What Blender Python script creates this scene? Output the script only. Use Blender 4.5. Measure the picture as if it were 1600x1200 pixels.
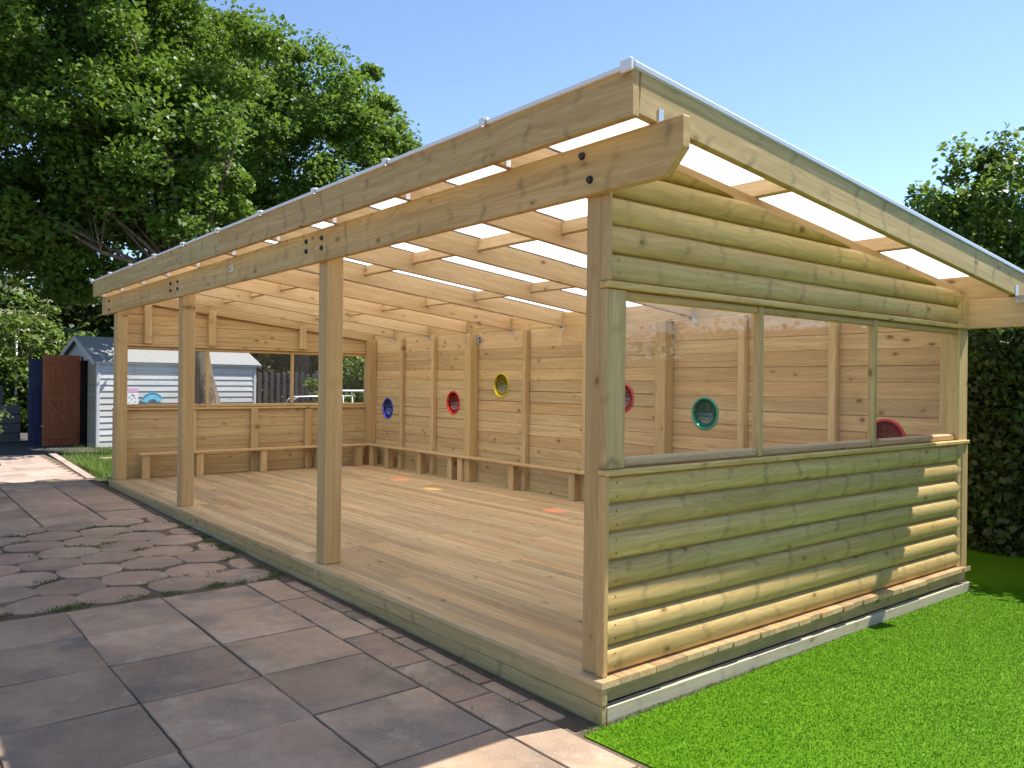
import bpy, bmesh, math, random
import numpy as np
from mathutils import Vector, Matrix, Euler

for o in list(bpy.data.objects):
    bpy.data.objects.remove(o)
scene = bpy.context.scene
COL = scene.collection
random.seed(7)
RNG = np.random.default_rng(11)

# ------------------------------------------------------------------ camera
RT = Vector((0.62884, 0.77746, 0.01081)); UP = Vector((-0.00793, -0.00749, 0.99994)); FW = Vector((-0.77749, 0.62889, -0.00146))
cam = bpy.data.cameras.new('camera')
cam.sensor_width = 36.0
cam.lens = 1263.12 / 1600 * 36.0
cam.clip_start = 0.05
cam.clip_end = 900
cam_o = bpy.data.objects.new('camera', cam)
COL.objects.link(cam_o)
cam_o.matrix_world = Matrix(((RT.x, UP.x, -FW.x, 2.6256), (RT.y, UP.y, -FW.y, -2.6715), (RT.z, UP.z, -FW.z, 1.6), (0, 0, 0, 1)))
scene.camera = cam_o

# ------------------------------------------------------------------ sky, sun, exposure
SUN = Vector((0.172, 0.70, 1.0)).normalized()          # towards the sun
world = bpy.data.worlds.new('World')
scene.world = world
world.use_nodes = True
wn = world.node_tree
wn.nodes.clear()
sky = wn.nodes.new('ShaderNodeTexSky')
sky.sky_type = 'NISHITA'
sky.sun_disc = False
sky.sun_elevation = math.asin(SUN.z)
sky.sun_rotation = math.atan2(SUN.x, SUN.y)
sky.air_density = 1.0
sky.dust_density = 0.0
sky.ozone_density = 1.2
sky.altitude = 2600.0
bg = wn.nodes.new('ShaderNodeBackground')
bg.inputs['Strength'].default_value = 0.125
wo = wn.nodes.new('ShaderNodeOutputWorld')
wn.links.new(sky.outputs[0], bg.inputs[0])
wn.links.new(bg.outputs[0], wo.inputs[0])

sl = bpy.data.lights.new('sun', 'SUN')
sl.energy = 5.0
sl.angle = math.radians(0.53)
sl.color = (1.0, 0.94, 0.85)
so = bpy.data.objects.new('sun', sl)
COL.objects.link(so)
so.location = (4, 12, 20)
so.rotation_euler = SUN.to_track_quat('Z', 'Y').to_euler()

scene.view_settings.view_transform = 'Standard'
scene.view_settings.look = 'None'
scene.view_settings.gamma = 1.0
scene.view_settings.use_curve_mapping = False
scene.view_settings.exposure = 1.1
try:
    scene.cycles.max_bounces = 10
    scene.cycles.diffuse_bounces = 5
    scene.cycles.transparent_max_bounces = 16
    scene.cycles.sample_clamp_indirect = 6.0
except Exception:
    pass

# ------------------------------------------------------------------ material helpers
def lin(r, g, b):
    f = lambda c: (c / 255 / 12.92) if c / 255 <= 0.04045 else ((c / 255 + 0.055) / 1.055) ** 2.4
    return (f(r), f(g), f(b), 1.0)


class NT:
    def __init__(self, name):
        self.m = bpy.data.materials.new(name)
        self.m.use_nodes = True
        self.t = self.m.node_tree
        self.t.nodes.clear()
        self.out = self.t.nodes.new('ShaderNodeOutputMaterial')

    def n(self, typ, **kw):
        nd = self.t.nodes.new(typ)
        for k, v in kw.items():
            if k.startswith('i_'):
                key = k[2:]
                key = int(key) if key.isdigit() else key.replace('_', ' ')
                nd.inputs[key].default_value = v
            else:
                setattr(nd, k, v)
        return nd

    def l(self, a, b):
        self.t.links.new(a, b)

    def math(self, op, a, b=None, c=None, clamp=False):
        nd = self.t.nodes.new('ShaderNodeMath')
        nd.operation = op
        nd.use_clamp = clamp
        for i, v in enumerate((a, b, c)):
            if v is None:
                continue
            if isinstance(v, (int, float)):
                nd.inputs[i].default_value = v
            else:
                self.l(v, nd.inputs[i])
        return nd.outputs[0]

    def mix(self, fac, a, b, mode='MIX'):
        nd = self.t.nodes.new('ShaderNodeMix')
        nd.data_type = 'RGBA'
        nd.blend_type = mode
        for key, v in ((0, fac), (6, a), (7, b)):
            if isinstance(v, (int, float)):
                nd.inputs[key].default_value = v
            elif isinstance(v, (tuple, list)):
                nd.inputs[key].default_value = v
            else:
                self.l(v, nd.inputs[key])
        return nd.outputs[2]

    def ramp(self, fac, stops):
        nd = self.t.nodes.new('ShaderNodeValToRGB')
        e = nd.color_ramp.elements
        while len(e) < len(stops):
            e.new(0.5)
        for el, (p, c) in zip(e, stops):
            el.position = p
            el.color = c if len(c) == 4 else (*c, 1)
        self.l(fac, nd.inputs[0])
        return nd.outputs[0]

    def maprange(self, v, a, b, c, d):
        nd = self.t.nodes.new('ShaderNodeMapRange')
        nd.inputs[1].default_value = a
        nd.inputs[2].default_value = b
        nd.inputs[3].default_value = c
        nd.inputs[4].default_value = d
        self.l(v, nd.inputs[0])
        return nd.outputs[0]

    def coords(self, kind='Object', scale=(1, 1, 1), rnd=True):
        tc = self.t.nodes.new('ShaderNodeTexCoord')
        v = tc.outputs[kind]
        if rnd:
            oi = self.t.nodes.new('ShaderNodeObjectInfo')
            cm = self.t.nodes.new('ShaderNodeCombineXYZ')
            self.l(self.math('MULTIPLY', oi.outputs['Random'], 61.0), cm.inputs[0])
            self.l(self.math('MULTIPLY', oi.outputs['Random'], 23.0), cm.inputs[1])
            self.l(self.math('MULTIPLY', oi.outputs['Random'], 37.0), cm.inputs[2])
            ad = self.t.nodes.new('ShaderNodeVectorMath')
            ad.operation = 'ADD'
            self.l(v, ad.inputs[0])
            self.l(cm.outputs[0], ad.inputs[1])
            v = ad.outputs[0]
            self.rand = oi.outputs['Random']
        self.base_vec = v
        return self.scaled(v, scale)

    def scaled(self, v, scale):
        mp = self.t.nodes.new('ShaderNodeVectorMath')
        mp.operation = 'MULTIPLY'
        self.l(v, mp.inputs[0])
        mp.inputs[1].default_value = scale
        return mp.outputs[0]

    def noise(self, v, scale=1.0, detail=3.0, rough=0.55, dist=0.0):
        nd = self.t.nodes.new('ShaderNodeTexNoise')
        nd.inputs['Scale'].default_value = scale
        nd.inputs['Detail'].default_value = detail
        nd.inputs['Roughness'].default_value = rough
        nd.inputs['Distortion'].default_value = dist
        self.l(v, nd.inputs['Vector'])
        return nd.outputs[0]

    def bump(self, h, strength=0.3, dist=0.01):
        nd = self.t.nodes.new('ShaderNodeBump')
        nd.inputs['Strength'].default_value = strength
        nd.inputs['Distance'].default_value = dist
        self.l(h, nd.inputs['Height'])
        return nd.outputs[0]

    def principled(self, col, rough=0.6, normal=None, spec=0.4, metallic=0.0):
        p = self.t.nodes.new('ShaderNodeBsdfPrincipled')
        for key, v in (('Base Color', col), ('Roughness', rough), ('Metallic', metallic), ('Specular IOR Level', spec)):
            if isinstance(v, (int, float, tuple)):
                p.inputs[key].default_value = v
            else:
                self.l(v, p.inputs[key])
        if normal is not None:
            self.l(normal, p.inputs['Normal'])
        self.p = p
        return p.outputs[0]

    def done(self, sh):
        self.l(sh, self.out.inputs['Surface'])
        return self.m


def wood(name, light, dark, green=0.0, green_col=(0.23, 0.24, 0.14, 1), stains=0.0, knot=1.0, rough=0.62, tone=0.16, grey=0.0, kscale=(5.2, 2.2, 9.0)):
    """pine along local X: stretched grain, growth rings, knots, tone for each board"""
    t = NT(name)
    g = t.coords('Object', (1.1, 24, 24))
    base = t.base_vec
    # wander of the grain
    wob = t.noise(t.scaled(base, (0.9, 3.0, 3.0)), 1.0, 2)
    grain = t.noise(g, 1.0, 4, 0.6, 0.4)
    fine = t.noise(t.scaled(base, (5, 160, 160)), 1.0, 2, 0.6)
    # growth rings: bands of a warped cross coordinate
    sep = t.t.nodes.new('ShaderNodeSeparateXYZ')
    t.l(base, sep.inputs[0])
    rr = t.math('ADD', t.math('MULTIPLY', sep.outputs[1], 1.0), t.math('MULTIPLY', sep.outputs[2], 0.6))
    rr = t.math('ADD', rr, t.math('MULTIPLY', wob, 0.32))
    ring = t.math('SINE', t.math('MULTIPLY', rr, 260.0))
    ring = t.maprange(ring, -1, 1, 0, 1)
    # knots
    vor = t.t.nodes.new('ShaderNodeTexVoronoi')
    vor.inputs['Scale'].default_value = 1.0
    kw = t.n('ShaderNodeVectorMath', operation='ADD')
    t.l(t.scaled(base, kscale), kw.inputs[0])
    wv = t.n('ShaderNodeTexNoise')
    wv.inputs['Scale'].default_value = 9.0
    t.l(base, wv.inputs['Vector'])
    t.l(t.scaled(wv.outputs['Color'], (0.25, 0.25, 0.25)), kw.inputs[1])
    t.l(kw.outputs[0], vor.inputs['Vector'])
    pick = t.n('ShaderNodeSeparateColor')
    t.l(vor.outputs['Color'], pick.inputs[0])
    on = t.math('GREATER_THAN', pick.outputs[0], 0.55)
    kd = t.math('ADD', vor.outputs['Distance'], t.math('MULTIPLY', t.math('SUBTRACT', 1.0, on), 2.0))
    kd = t.math('ADD', kd, t.math('MULTIPLY', pick.outputs[1], 0.07))
    kcore = t.maprange(kd, 0.11, 0.18, 1, 0)
    khalo = t.maprange(kd, 0.12, 0.42, 1, 0)
    khalo = t.math('POWER', t.math('MAXIMUM', khalo, 0.0), 2.0)
    fac = t.math('ADD', t.math('MULTIPLY', grain, 0.75), t.math('MULTIPLY', ring, 0.09))
    fac = t.math('ADD', fac, t.math('MULTIPLY', fine, 0.26))
    col = t.ramp(fac, [(0.36, light), (0.54, tuple(0.5 * (a + b) for a, b in zip(light, dark))[:3] + (1,)), (0.76, dark)])
    kn = (dark[0] * 0.36, dark[1] * 0.27, dark[2] * 0.22, 1)
    halo_c = (dark[0] * 0.8, dark[1] * 0.66, dark[2] * 0.52, 1)
    col = t.mix(t.math('MULTIPLY', khalo, 0.6 * knot), col, halo_c)
    col = t.mix(t.math('MULTIPLY', kcore, 0.85 * knot), col, kn)
    if green > 0:
        gm = t.noise(t.scaled(base, (0.8, 2.5, 2.5)), 1.0, 3)
        gm = t.maprange(gm, 0.3, 0.72, 0.35 * green, green)
        col = t.mix(gm, col, green_col)
    if grey > 0:
        gm = t.noise(t.scaled(base, (1.5, 8, 8)), 1.0, 4)
        col = t.mix(t.maprange(gm, 0.3, 0.7, grey * 0.5, grey), col, (0.36, 0.34, 0.30, 1))
    if stains > 0:
        # drying-stick marks across the timber
        w = t.math('ADD', t.math('MULTIPLY', sep.outputs[0], 3.1), t.math('MULTIPLY', t.noise(t.scaled(base, (0.6, 6, 6)), 1.0, 2), 0.9))
        fr = t.math('FRACT', w)
        st = t.maprange(t.math('ABSOLUTE', t.math('SUBTRACT', fr, 0.5)), 0.0, 0.10, 1, 0)
        brk = t.maprange(t.noise(t.scaled(base, (2, 9, 9)), 1.0, 3), 0.42, 0.62, 0, 1)
        col = t.mix(t.math('MULTIPLY', t.math('MULTIPLY', st, brk), stains), col, (0.12, 0.10, 0.055, 1))
    # tone of each board
    rv = t.math('FRACT', t.math('MULTIPLY', t.rand, 17.3))
    val = t.maprange(rv, 0, 1, 1 - tone, 1 + tone * 0.75)
    rv2 = t.math('FRACT', t.math('MULTIPLY', t.rand, 41.7))
    col = t.mix(1.0, col, t.ramp(rv2, [(0, (1.0, 0.94, 0.86, 1)), (0.5, (1, 1, 1, 1)), (1, (0.98, 1.02, 1.0, 1))]), 'MULTIPLY')
    cv = t.t.nodes.new('ShaderNodeCombineColor')
    for i in range(3):
        t.l(val, cv.inputs[i])
    col = t.mix(1.0, col, cv.outputs[0], 'MULTIPLY')
    h = t.math('ADD', t.math('MULTIPLY', grain, 0.6), t.math('MULTIPLY', fine, 0.4))
    nrm = t.bump(h, 0.22, 0.004)
    return t.done(t.principled(col, rough, nrm, 0.3))


def plain(name, col, rough=0.5, metallic=0.0, var=0.12, scale=8.0, bump=0.0, spec=0.4):
    t = NT(name)
    v = t.coords('Object')
    nz = t.noise(v, scale, 4)
    c = t.mix(t.maprange(nz, 0.3, 0.7, 0, 1), tuple(x * (1 - var) for x in col[:3]) + (1,), tuple(min(1, x * (1 + var)) for x in col[:3]) + (1,))
    nrm = t.bump(nz, bump, 0.01) if bump else None
    return t.done(t.principled(c, rough, nrm, spec, metallic))


M = {}
M['wall'] = wood('pine_wall_boards', (0.63, 0.45, 0.23, 1), (0.40, 0.25, 0.11, 1), green=0.14, green_col=(0.40, 0.32, 0.14, 1), tone=0.15)
M['rafter'] = wood('pine_rafters', (0.62, 0.44, 0.24, 1), (0.46, 0.30, 0.145, 1), tone=0.12)
M['post'] = wood('pine_posts', (0.60, 0.41, 0.19, 1), (0.42, 0.255, 0.10, 1), green=0.25, green_col=(0.42, 0.32, 0.14, 1), tone=0.10)
M['beam'] = wood('treated_beams', (0.64, 0.455, 0.22, 1), (0.38, 0.245, 0.095, 1), green=0.30, green_col=(0.42, 0.32, 0.13, 1), stains=0.55, tone=0.06)
M['log'] = wood('treated_log_boards', (0.70, 0.50, 0.215, 1), (0.42, 0.27, 0.09, 1), green=0.28, green_col=(0.43, 0.325, 0.095, 1), stains=0.45, tone=0.12)
M['deck'] = wood('deck_boards', (0.68, 0.495, 0.265, 1), (0.43, 0.275, 0.13, 1), tone=0.19, knot=0.7, rough=0.7, kscale=(5.2, 9.0, 2.2))
M['plinth'] = wood('plinth_boards', (0.56, 0.40, 0.19, 1), (0.36, 0.24, 0.10, 1), green=0.25, green_col=(0.36, 0.275, 0.12, 1), stains=0.4, tone=0.08)
M['grey_plinth'] = wood('weathered_plinth', (0.60, 0.49, 0.33, 1), (0.44, 0.34, 0.22, 1), grey=0.35, stains=0.3, tone=0.08)
M['pink'] = wood('planed_window_trim', (0.58, 0.39, 0.22, 1), (0.42, 0.25, 0.13, 1), tone=0.08)
M['bolt'] = plain('black_bolt_caps', (0.012, 0.012, 0.013, 1), 0.45)
M['zinc'] = plain('galvanised_steel', (0.55, 0.56, 0.57, 1), 0.42, 0.85, 0.15, 30)
M['white_alu'] = plain('white_aluminium', (0.74, 0.75, 0.78, 1), 0.35, 0.0, 0.03)
M['edge_alu'] = plain('shade_toned_white_aluminium', (0.52, 0.54, 0.60, 1), 0.35, 0.3, 0.03)  # white trim, greyed so the colour carries the shading of its outer face
M['nail'] = plain('nail_heads', (0.05, 0.045, 0.04, 1), 0.5)
M['label'] = plain('paper_tag', (0.75, 0.73, 0.66, 1), 0.7)
M['ink'] = plain('black_print', (0.03, 0.03, 0.035, 1), 0.7)


def roof_mat():
    t = NT('opal_polycarbonate')
    v = t.coords('Object')
    nz = t.noise(v, 2.0, 3)
    c = t.mix(nz, (0.86, 0.87, 0.88, 1), (0.93, 0.93, 0.93, 1))
    tr = t.n('ShaderNodeBsdfTranslucent')
    t.l(c, tr.inputs[0])
    df = t.n('ShaderNodeBsdfDiffuse', i_0=(0.85, 0.86, 0.88, 1))
    gl = t.n('ShaderNodeBsdfGlossy', i_1=0.25)
    m1 = t.n('ShaderNodeMixShader', i_0=0.70)
    t.l(df.outputs[0], m1.inputs[1]); t.l(tr.outputs[0], m1.inputs[2])
    m2 = t.n('ShaderNodeMixShader', i_0=0.05)
    t.l(m1.outputs[0], m2.inputs[1]); t.l(gl.outputs[0], m2.inputs[2])
    return t.done(m2.outputs[0])


M['roof'] = roof_mat()


def clear_mat(name, col, refl=1.0, rough=0.03, diffuse=0.0):
    t = NT(name)
    v = t.coords('Object')
    nz = t.noise(v, 6.0, 2)
    tp = t.n('ShaderNodeBsdfTransparent')
    t.l(t.mix(nz, tuple(x * 0.93 for x in col[:3]) + (1,), col), tp.inputs[0])
    gl = t.n('ShaderNodeBsdfGlossy', i_1=rough)
    fr = t.n('ShaderNodeFresnel', i_0=1.49)
    geo = t.n('ShaderNodeNewGeometry')
    fac = t.math('MULTIPLY', fr.outputs[0], refl)
    # a back face would give total reflection: keep its reflectance low
    fac = t.math('MINIMUM', fac, t.maprange(geo.outputs['Backfacing'], 0, 1, 1.0, 0.08))
    m = t.n('ShaderNodeMixShader')
    t.l(fac, m.inputs[0]); t.l(tp.outputs[0], m.inputs[1]); t.l(gl.outputs[0], m.inputs[2])
    sh = m.outputs[0]
    if diffuse:
        d = t.n('ShaderNodeBsdfDiffuse', i_0=tuple(min(1, x * 1.0) for x in col[:3]) + (1,))
        m2 = t.n('ShaderNodeMixShader', i_0=diffuse)
        t.l(sh, m2.inputs[1]); t.l(d.outputs[0], m2.inputs[2])
        sh = m2.outputs[0]
    return t.done(sh)


M['pane'] = clear_mat('clear_acrylic', (0.95, 0.96, 0.95, 1), 1.0, 0.02, 0.03)
PORT_COL = {'blue': (0.03, 0.08, 0.72, 1), 'red': (0.85, 0.05, 0.05, 1), 'yellow': (0.88, 0.75, 0.06, 1), 'green': (0.05, 0.42, 0.28, 1)}
for k, c in PORT_COL.items():
    M['dome_' + k] = clear_mat(k + '_acrylic_dome', c, 1.6, 0.06, 0.10)
    M['ring_' + k] = plain(k + '_acrylic_rim', tuple(x * 0.6 for x in c[:3]) + (1,), 0.25, 0, 0.05)


def slab_mat(name, a, b, darkc, dark_amt=0.55):
    t = NT(name)
    v = t.coords('Object')
    big = t.noise(v, 1.6, 4, 0.6)
    mid = t.noise(v, 14, 4, 0.6)
    fine = t.noise(v, 90, 4, 0.75)
    col = t.mix(t.maprange(big, 0.35, 0.65, 0, 1), a, b)
    col = t.mix(t.maprange(t.noise(t.scaled(v, (1.3, 1.3, 1.3)), 1.5, 5, 0.6), 0.46, 0.66, 0, dark_amt), col, darkc)
    col = t.mix(t.maprange(t.noise(t.scaled(v, (1.7, 1.7, 1.7)), 2.7, 5, 0.65), 0.56, 0.70, 0, 0.5), col, (0.49, 0.41, 0.32, 1))
    col = t.mix(t.maprange(mid, 0.35, 0.75, 0, 0.35), col, tuple(x * 0.62 for x in b[:3]) + (1,))
    col = t.mix(t.maprange(fine, 0.52, 0.72, 0, 0.45), col, tuple(min(1, x * 1.45) for x in a[:3]) + (1,))
    rv = t.math('FRACT', t.math('MULTIPLY', t.rand, 13.7))
    cv = t.n('ShaderNodeCombineColor')
    val = t.maprange(rv, 0, 1, 0.82, 1.14)
    for i in range(3):
        t.l(val, cv.inputs[i])
    col = t.mix(1.0, col, cv.outputs[0], 'MULTIPLY')
    h = t.math('ADD', t.math('MULTIPLY', fine, 0.5), t.math('MULTIPLY', mid, 0.5))
    return t.done(t.principled(col, 0.85, t.bump(h, 0.35, 0.006), 0.25))


M['slab'] = slab_mat('concrete_slab_red_grey', (0.47, 0.325, 0.215, 1), (0.36, 0.235, 0.15, 1), (0.185, 0.155, 0.125, 1), 0.85)
M['cobble'] = slab_mat('concrete_round_paver', (0.44, 0.305, 0.205, 1), (0.335, 0.22, 0.145, 1), (0.19, 0.16, 0.13, 1), 0.6)
M['hex'] = slab_mat('concrete_hexagon_paver', (0.40, 0.31, 0.26, 1), (0.34, 0.25, 0.21, 1), (0.24, 0.21, 0.19, 1), 0.3)


def soil_mat(name, a, b, c):
    t = NT(name)
    v = t.coords('Object', rnd=False)
    n1 = t.noise(v, 3.0, 5, 0.65)
    n2 = t.noise(v, 60.0, 4, 0.7)
    col = t.mix(t.maprange(n1, 0.35, 0.65, 0, 1), a, b)
    col = t.mix(t.maprange(n2, 0.45, 0.75, 0, 0.7), col, c)
    return t.done(t.principled(col, 0.95, t.bump(n2, 0.7, 0.02), 0.1))


M['ground'] = soil_mat('earth_and_rough_grass', (0.05, 0.075, 0.022, 1), (0.085, 0.075, 0.045, 1), (0.04, 0.055, 0.018, 1))
M['joint'] = soil_mat('soil_in_the_joints', (0.17, 0.12, 0.085, 1), (0.11, 0.082, 0.06, 1), (0.24, 0.19, 0.13, 1))
M['yard'] = soil_mat('yard_surface_shade_tone', (0.10, 0.095, 0.09, 1), (0.075, 0.07, 0.065, 1), (0.13, 0.12, 0.11, 1))  # shadow of shed and trees is put into this dark ground colour


def leaf_mat(name, a, b, c, trans=0.35, scale=1.3, spec=0.35):
    t = NT(name)
    v = t.coords('Object', rnd=False)
    n1 = t.noise(v, scale, 3)
    n2 = t.noise(v, 17.0, 2)
    col = t.mix(t.maprange(n1, 0.35, 0.65, 0, 1), a, b)
    col = t.mix(t.maprange(n2, 0.45, 0.7, 0, 0.8), col, c)
    s = t.principled(col, 0.5, None, spec)
    tr = t.n('ShaderNodeBsdfTranslucent')
    t.l(t.mix(0.35, col, (0.30, 0.42, 0.04, 1)), tr.inputs[0])
    m = t.n('ShaderNodeMixShader', i_0=trans)
    t.l(s, m.inputs[1]); t.l(tr.outputs[0], m.inputs[2])
    return t.done(m.outputs[0])


M['leaf_syc'] = leaf_mat('sycamore_leaves', (0.052, 0.125, 0.016, 1), (0.088, 0.175, 0.025, 1), (0.135, 0.225, 0.038, 1), 0.36)
M['leaf_far'] = leaf_mat('far_tree_leaves', (0.065, 0.145, 0.022, 1), (0.095, 0.18, 0.03, 1), (0.13, 0.22, 0.042, 1), 0.4, scale=0.7)
M['leaf_right'] = leaf_mat('garden_tree_leaves', (0.07, 0.14, 0.025, 1), (0.11, 0.19, 0.035, 1), (0.15, 0.22, 0.05, 1), 0.4, scale=1.5)
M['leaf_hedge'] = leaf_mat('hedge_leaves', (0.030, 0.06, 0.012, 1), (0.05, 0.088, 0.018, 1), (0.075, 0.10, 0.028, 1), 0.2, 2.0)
M['leaf_bush'] = leaf_mat('bush_leaves', (0.085, 0.155, 0.028, 1), (0.13, 0.20, 0.04, 1), (0.17, 0.23, 0.06, 1), 0.35, 1.5)
M['flower'] = plain('cream_flowers', (0.62, 0.60, 0.42, 1), 0.8)
M['turf'] = leaf_mat('artificial_turf', (0.075, 0.19, 0.004, 1), (0.088, 0.205, 0.005, 1), (0.10, 0.215, 0.008, 1), 0.12, 2.5, 0.08)
M['grass'] = leaf_mat('rough_grass', (0.10, 0.19, 0.03, 1), (0.15, 0.24, 0.04, 1), (0.22, 0.27, 0.08, 1), 0.35, 2.0)
M['weed'] = leaf_mat('joint_weeds', (0.075, 0.12, 0.022, 1), (0.11, 0.13, 0.04, 1), (0.20, 0.17, 0.08, 1), 0.25, 3.0)
M['litter'] = plain('dry_petals', (0.50, 0.43, 0.27, 1), 0.8, 0, 0.4, 3.0)
M['core'] = plain('hedge_core_shade', (0.018, 0.022, 0.010, 1), 0.95)  # near-black paint for the shade deep inside the hedges


def bark_mat():
    t = NT('bark')
    v = t.coords('Object', (1, 1, 0.16), rnd=False)
    n1 = t.noise(v, 17.0, 5, 0.7, 0.6)
    n2 = t.noise(v, 5.0, 3)
    col = t.ramp(n1, [(0.32, (0.055, 0.04, 0.03, 1)), (0.55, (0.20, 0.15, 0.11, 1)), (0.75, (0.42, 0.33, 0.25, 1))])
    col = t.mix(t.maprange(n2, 0.4, 0.7, 0, 0.4), col, (0.16, 0.14, 0.10, 1))
    return t.done(t.principled(col, 0.9, t.bump(n1, 1.0, 0.05), 0.15))


M['bark'] = bark_mat()
M['shed_wall'] = wood('grey_painted_shed_boards', (0.62, 0.63, 0.67, 1), (0.46, 0.46, 0.50, 1), grey=0.25, tone=0.08, knot=0.5)
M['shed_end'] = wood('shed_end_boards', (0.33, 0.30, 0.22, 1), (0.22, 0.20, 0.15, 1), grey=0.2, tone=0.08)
M['felt'] = plain('grey_roofing_felt', (0.26, 0.265, 0.265, 1), 0.95, 0, 0.18, 40, 0.3)
M['door'] = wood('red_brown_stained_door', (0.36, 0.12, 0.05, 1), (0.24, 0.072, 0.03, 1), tone=0.05, knot=0.4)
M['navy'] = plain('navy_paint', (0.012, 0.022, 0.075, 1), 0.5, 0, 0.2)
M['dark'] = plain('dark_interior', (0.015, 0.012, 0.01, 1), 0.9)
M['fence'] = wood('dark_stained_pickets', (0.075, 0.07, 0.085, 1), (0.04, 0.038, 0.05, 1), tone=0.2)
M['sleeper'] = wood('grey_sleepers', (0.13, 0.13, 0.135, 1), (0.07, 0.07, 0.075, 1), tone=0.2)
M['white_metal'] = plain('white_powder_coat', (0.72, 0.74, 0.76, 1), 0.35)
M['green_mesh'] = plain('green_wire', (0.02, 0.10, 0.06, 1), 0.5)
M['sign_blue'] = plain('sign_sky_blue', (0.16, 0.50, 0.72, 1), 0.5, 0, 0.25, 14)
M['sign_white'] = plain('sign_white', (0.78, 0.79, 0.82, 1), 0.5, 0, 0.03)
M['sign_pink'] = plain('sign_pink', (0.70, 0.38, 0.62, 1), 0.5, 0, 0.10, 30)
M['sign_ink'] = plain('sign_dark_print', (0.06, 0.10, 0.16, 1), 0.6)
M['cut'] = wood('fresh_offcut', (0.72, 0.60, 0.40, 1), (0.60, 0.46, 0.28, 1), tone=0.05)

# ------------------------------------------------------------------ object helpers
WM = {}          # world matrix of each object that may be a parent


def link(name, data, mat=None, parent=None, world=Matrix.Identity(4)):
    o = bpy.data.objects.new(name, data)
    COL.objects.link(o)
    if mat is not None and data is not None:
        mats = mat if isinstance(mat, (list, tuple)) else [mat]
        if len(data.materials) == 0:
            for k in mats:
                data.materials.append(M[k] if isinstance(k, str) else k)
    WM[o.name] = world.copy()
    if parent is not None:
        o.parent = parent
        o.matrix_local = WM[parent.name].inverted() @ world
    else:
        o.matrix_world = world
    return o


def thing(name, loc, label, cat, group=None):
    o = link(name, None, world=Matrix.Translation(loc))
    o.empty_display_size = 0.2
    tag(o, label, cat, group)
    return o


def tag(o, label=None, cat=None, group=None, kind=None):
    if label: o['label'] = label
    if cat: o['category'] = cat
    if group: o['group'] = group
    if kind: o['kind'] = kind
    return o


def bm_mesh(name, bm, smooth=False):
    me = bpy.data.meshes.new(name)
    bm.normal_update()
    bm.to_mesh(me)
    bm.free()
    if smooth:
        for p in me.polygons:
            p.use_smooth = True
    return me


BOXES = {}


def box_mesh(L, W, H, bev, matkey):
    key = (round(L, 3), round(W, 3), round(H, 3), bev, matkey)
    if key in BOXES:
        return BOXES[key]
    bm = bmesh.new()
    r = bmesh.ops.create_cube(bm, size=1.0)
    for v in bm.verts:
        v.co = Vector((v.co.x * L, v.co.y * W, v.co.z * H))
    if bev > 0:
        b = min(bev, 0.36 * min(W, H, L))
        bmesh.ops.bevel(bm, geom=bm.edges[:], offset=b, segments=1, affect='EDGES', clamp_overlap=True)
    me = bm_mesh('board', bm)
    BOXES[key] = me
    return me


def frame(p0, p1, up):
    x = (Vector(p1) - Vector(p0)).normalized()
    z = Vector(up)
    y = z.cross(x).normalized()
    z = x.cross(y).normalized()
    c = (Vector(p0) + Vector(p1)) * 0.5
    return Matrix(((x.x, y.x, z.x, c.x), (x.y, y.y, z.y, c.y), (x.z, y.z, z.z, c.z), (0, 0, 0, 1)))


def board(name, p0, p1, w, h, mat, parent, up=(0, 0, 1), bev=0.004):
    """a timber from p0 to p1 (centre line); w across, h along 'up'; grain along its local X"""
    L = (Vector(p1) - Vector(p0)).length
    return link(name, box_mesh(L, w, h, bev, mat), mat, parent, frame(p0, p1, up))


def span(name, x, y, z, axis, mat, parent, bev=0.004):
    """axis-aligned timber given by its ranges, long axis 'axis'"""
    c = [(a + b) / 2 for a, b in (x, y, z)]
    if axis == 'x':
        return board(name, (x[0], c[1], c[2]), (x[1], c[1], c[2]), abs(y[1] - y[0]), abs(z[1] - z[0]), mat, parent, (0, 0, 1), bev)
    if axis == 'y':
        return board(name, (c[0], y[0], c[2]), (c[0], y[1], c[2]), abs(x[1] - x[0]), abs(z[1] - z[0]), mat, parent, (0, 0, 1), bev)
    return board(name, (c[0], c[1], z[0]), (c[0], c[1], z[1]), abs(y[1] - y[0]), abs(x[1] - x[0]), mat, parent, (1, 0, 0), bev)


def fast_mesh(name, verts, nper, smooth=False):
    """many separate polygons of nper corners each, verts in order"""
    verts = np.asarray(verts, dtype=np.float32).reshape(-1, 3)
    n = len(verts) // nper
    me = bpy.data.meshes.new(name)
    me.vertices.add(len(verts))
    me.vertices.foreach_set('co', verts.ravel())
    me.loops.add(len(verts))
    me.loops.foreach_set('vertex_index', np.arange(len(verts), dtype=np.int32))
    me.polygons.add(n)
    me.polygons.foreach_set('loop_start', np.arange(0, len(verts), nper, dtype=np.int32))
    me.update(calc_edges=True)
    return me


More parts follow.
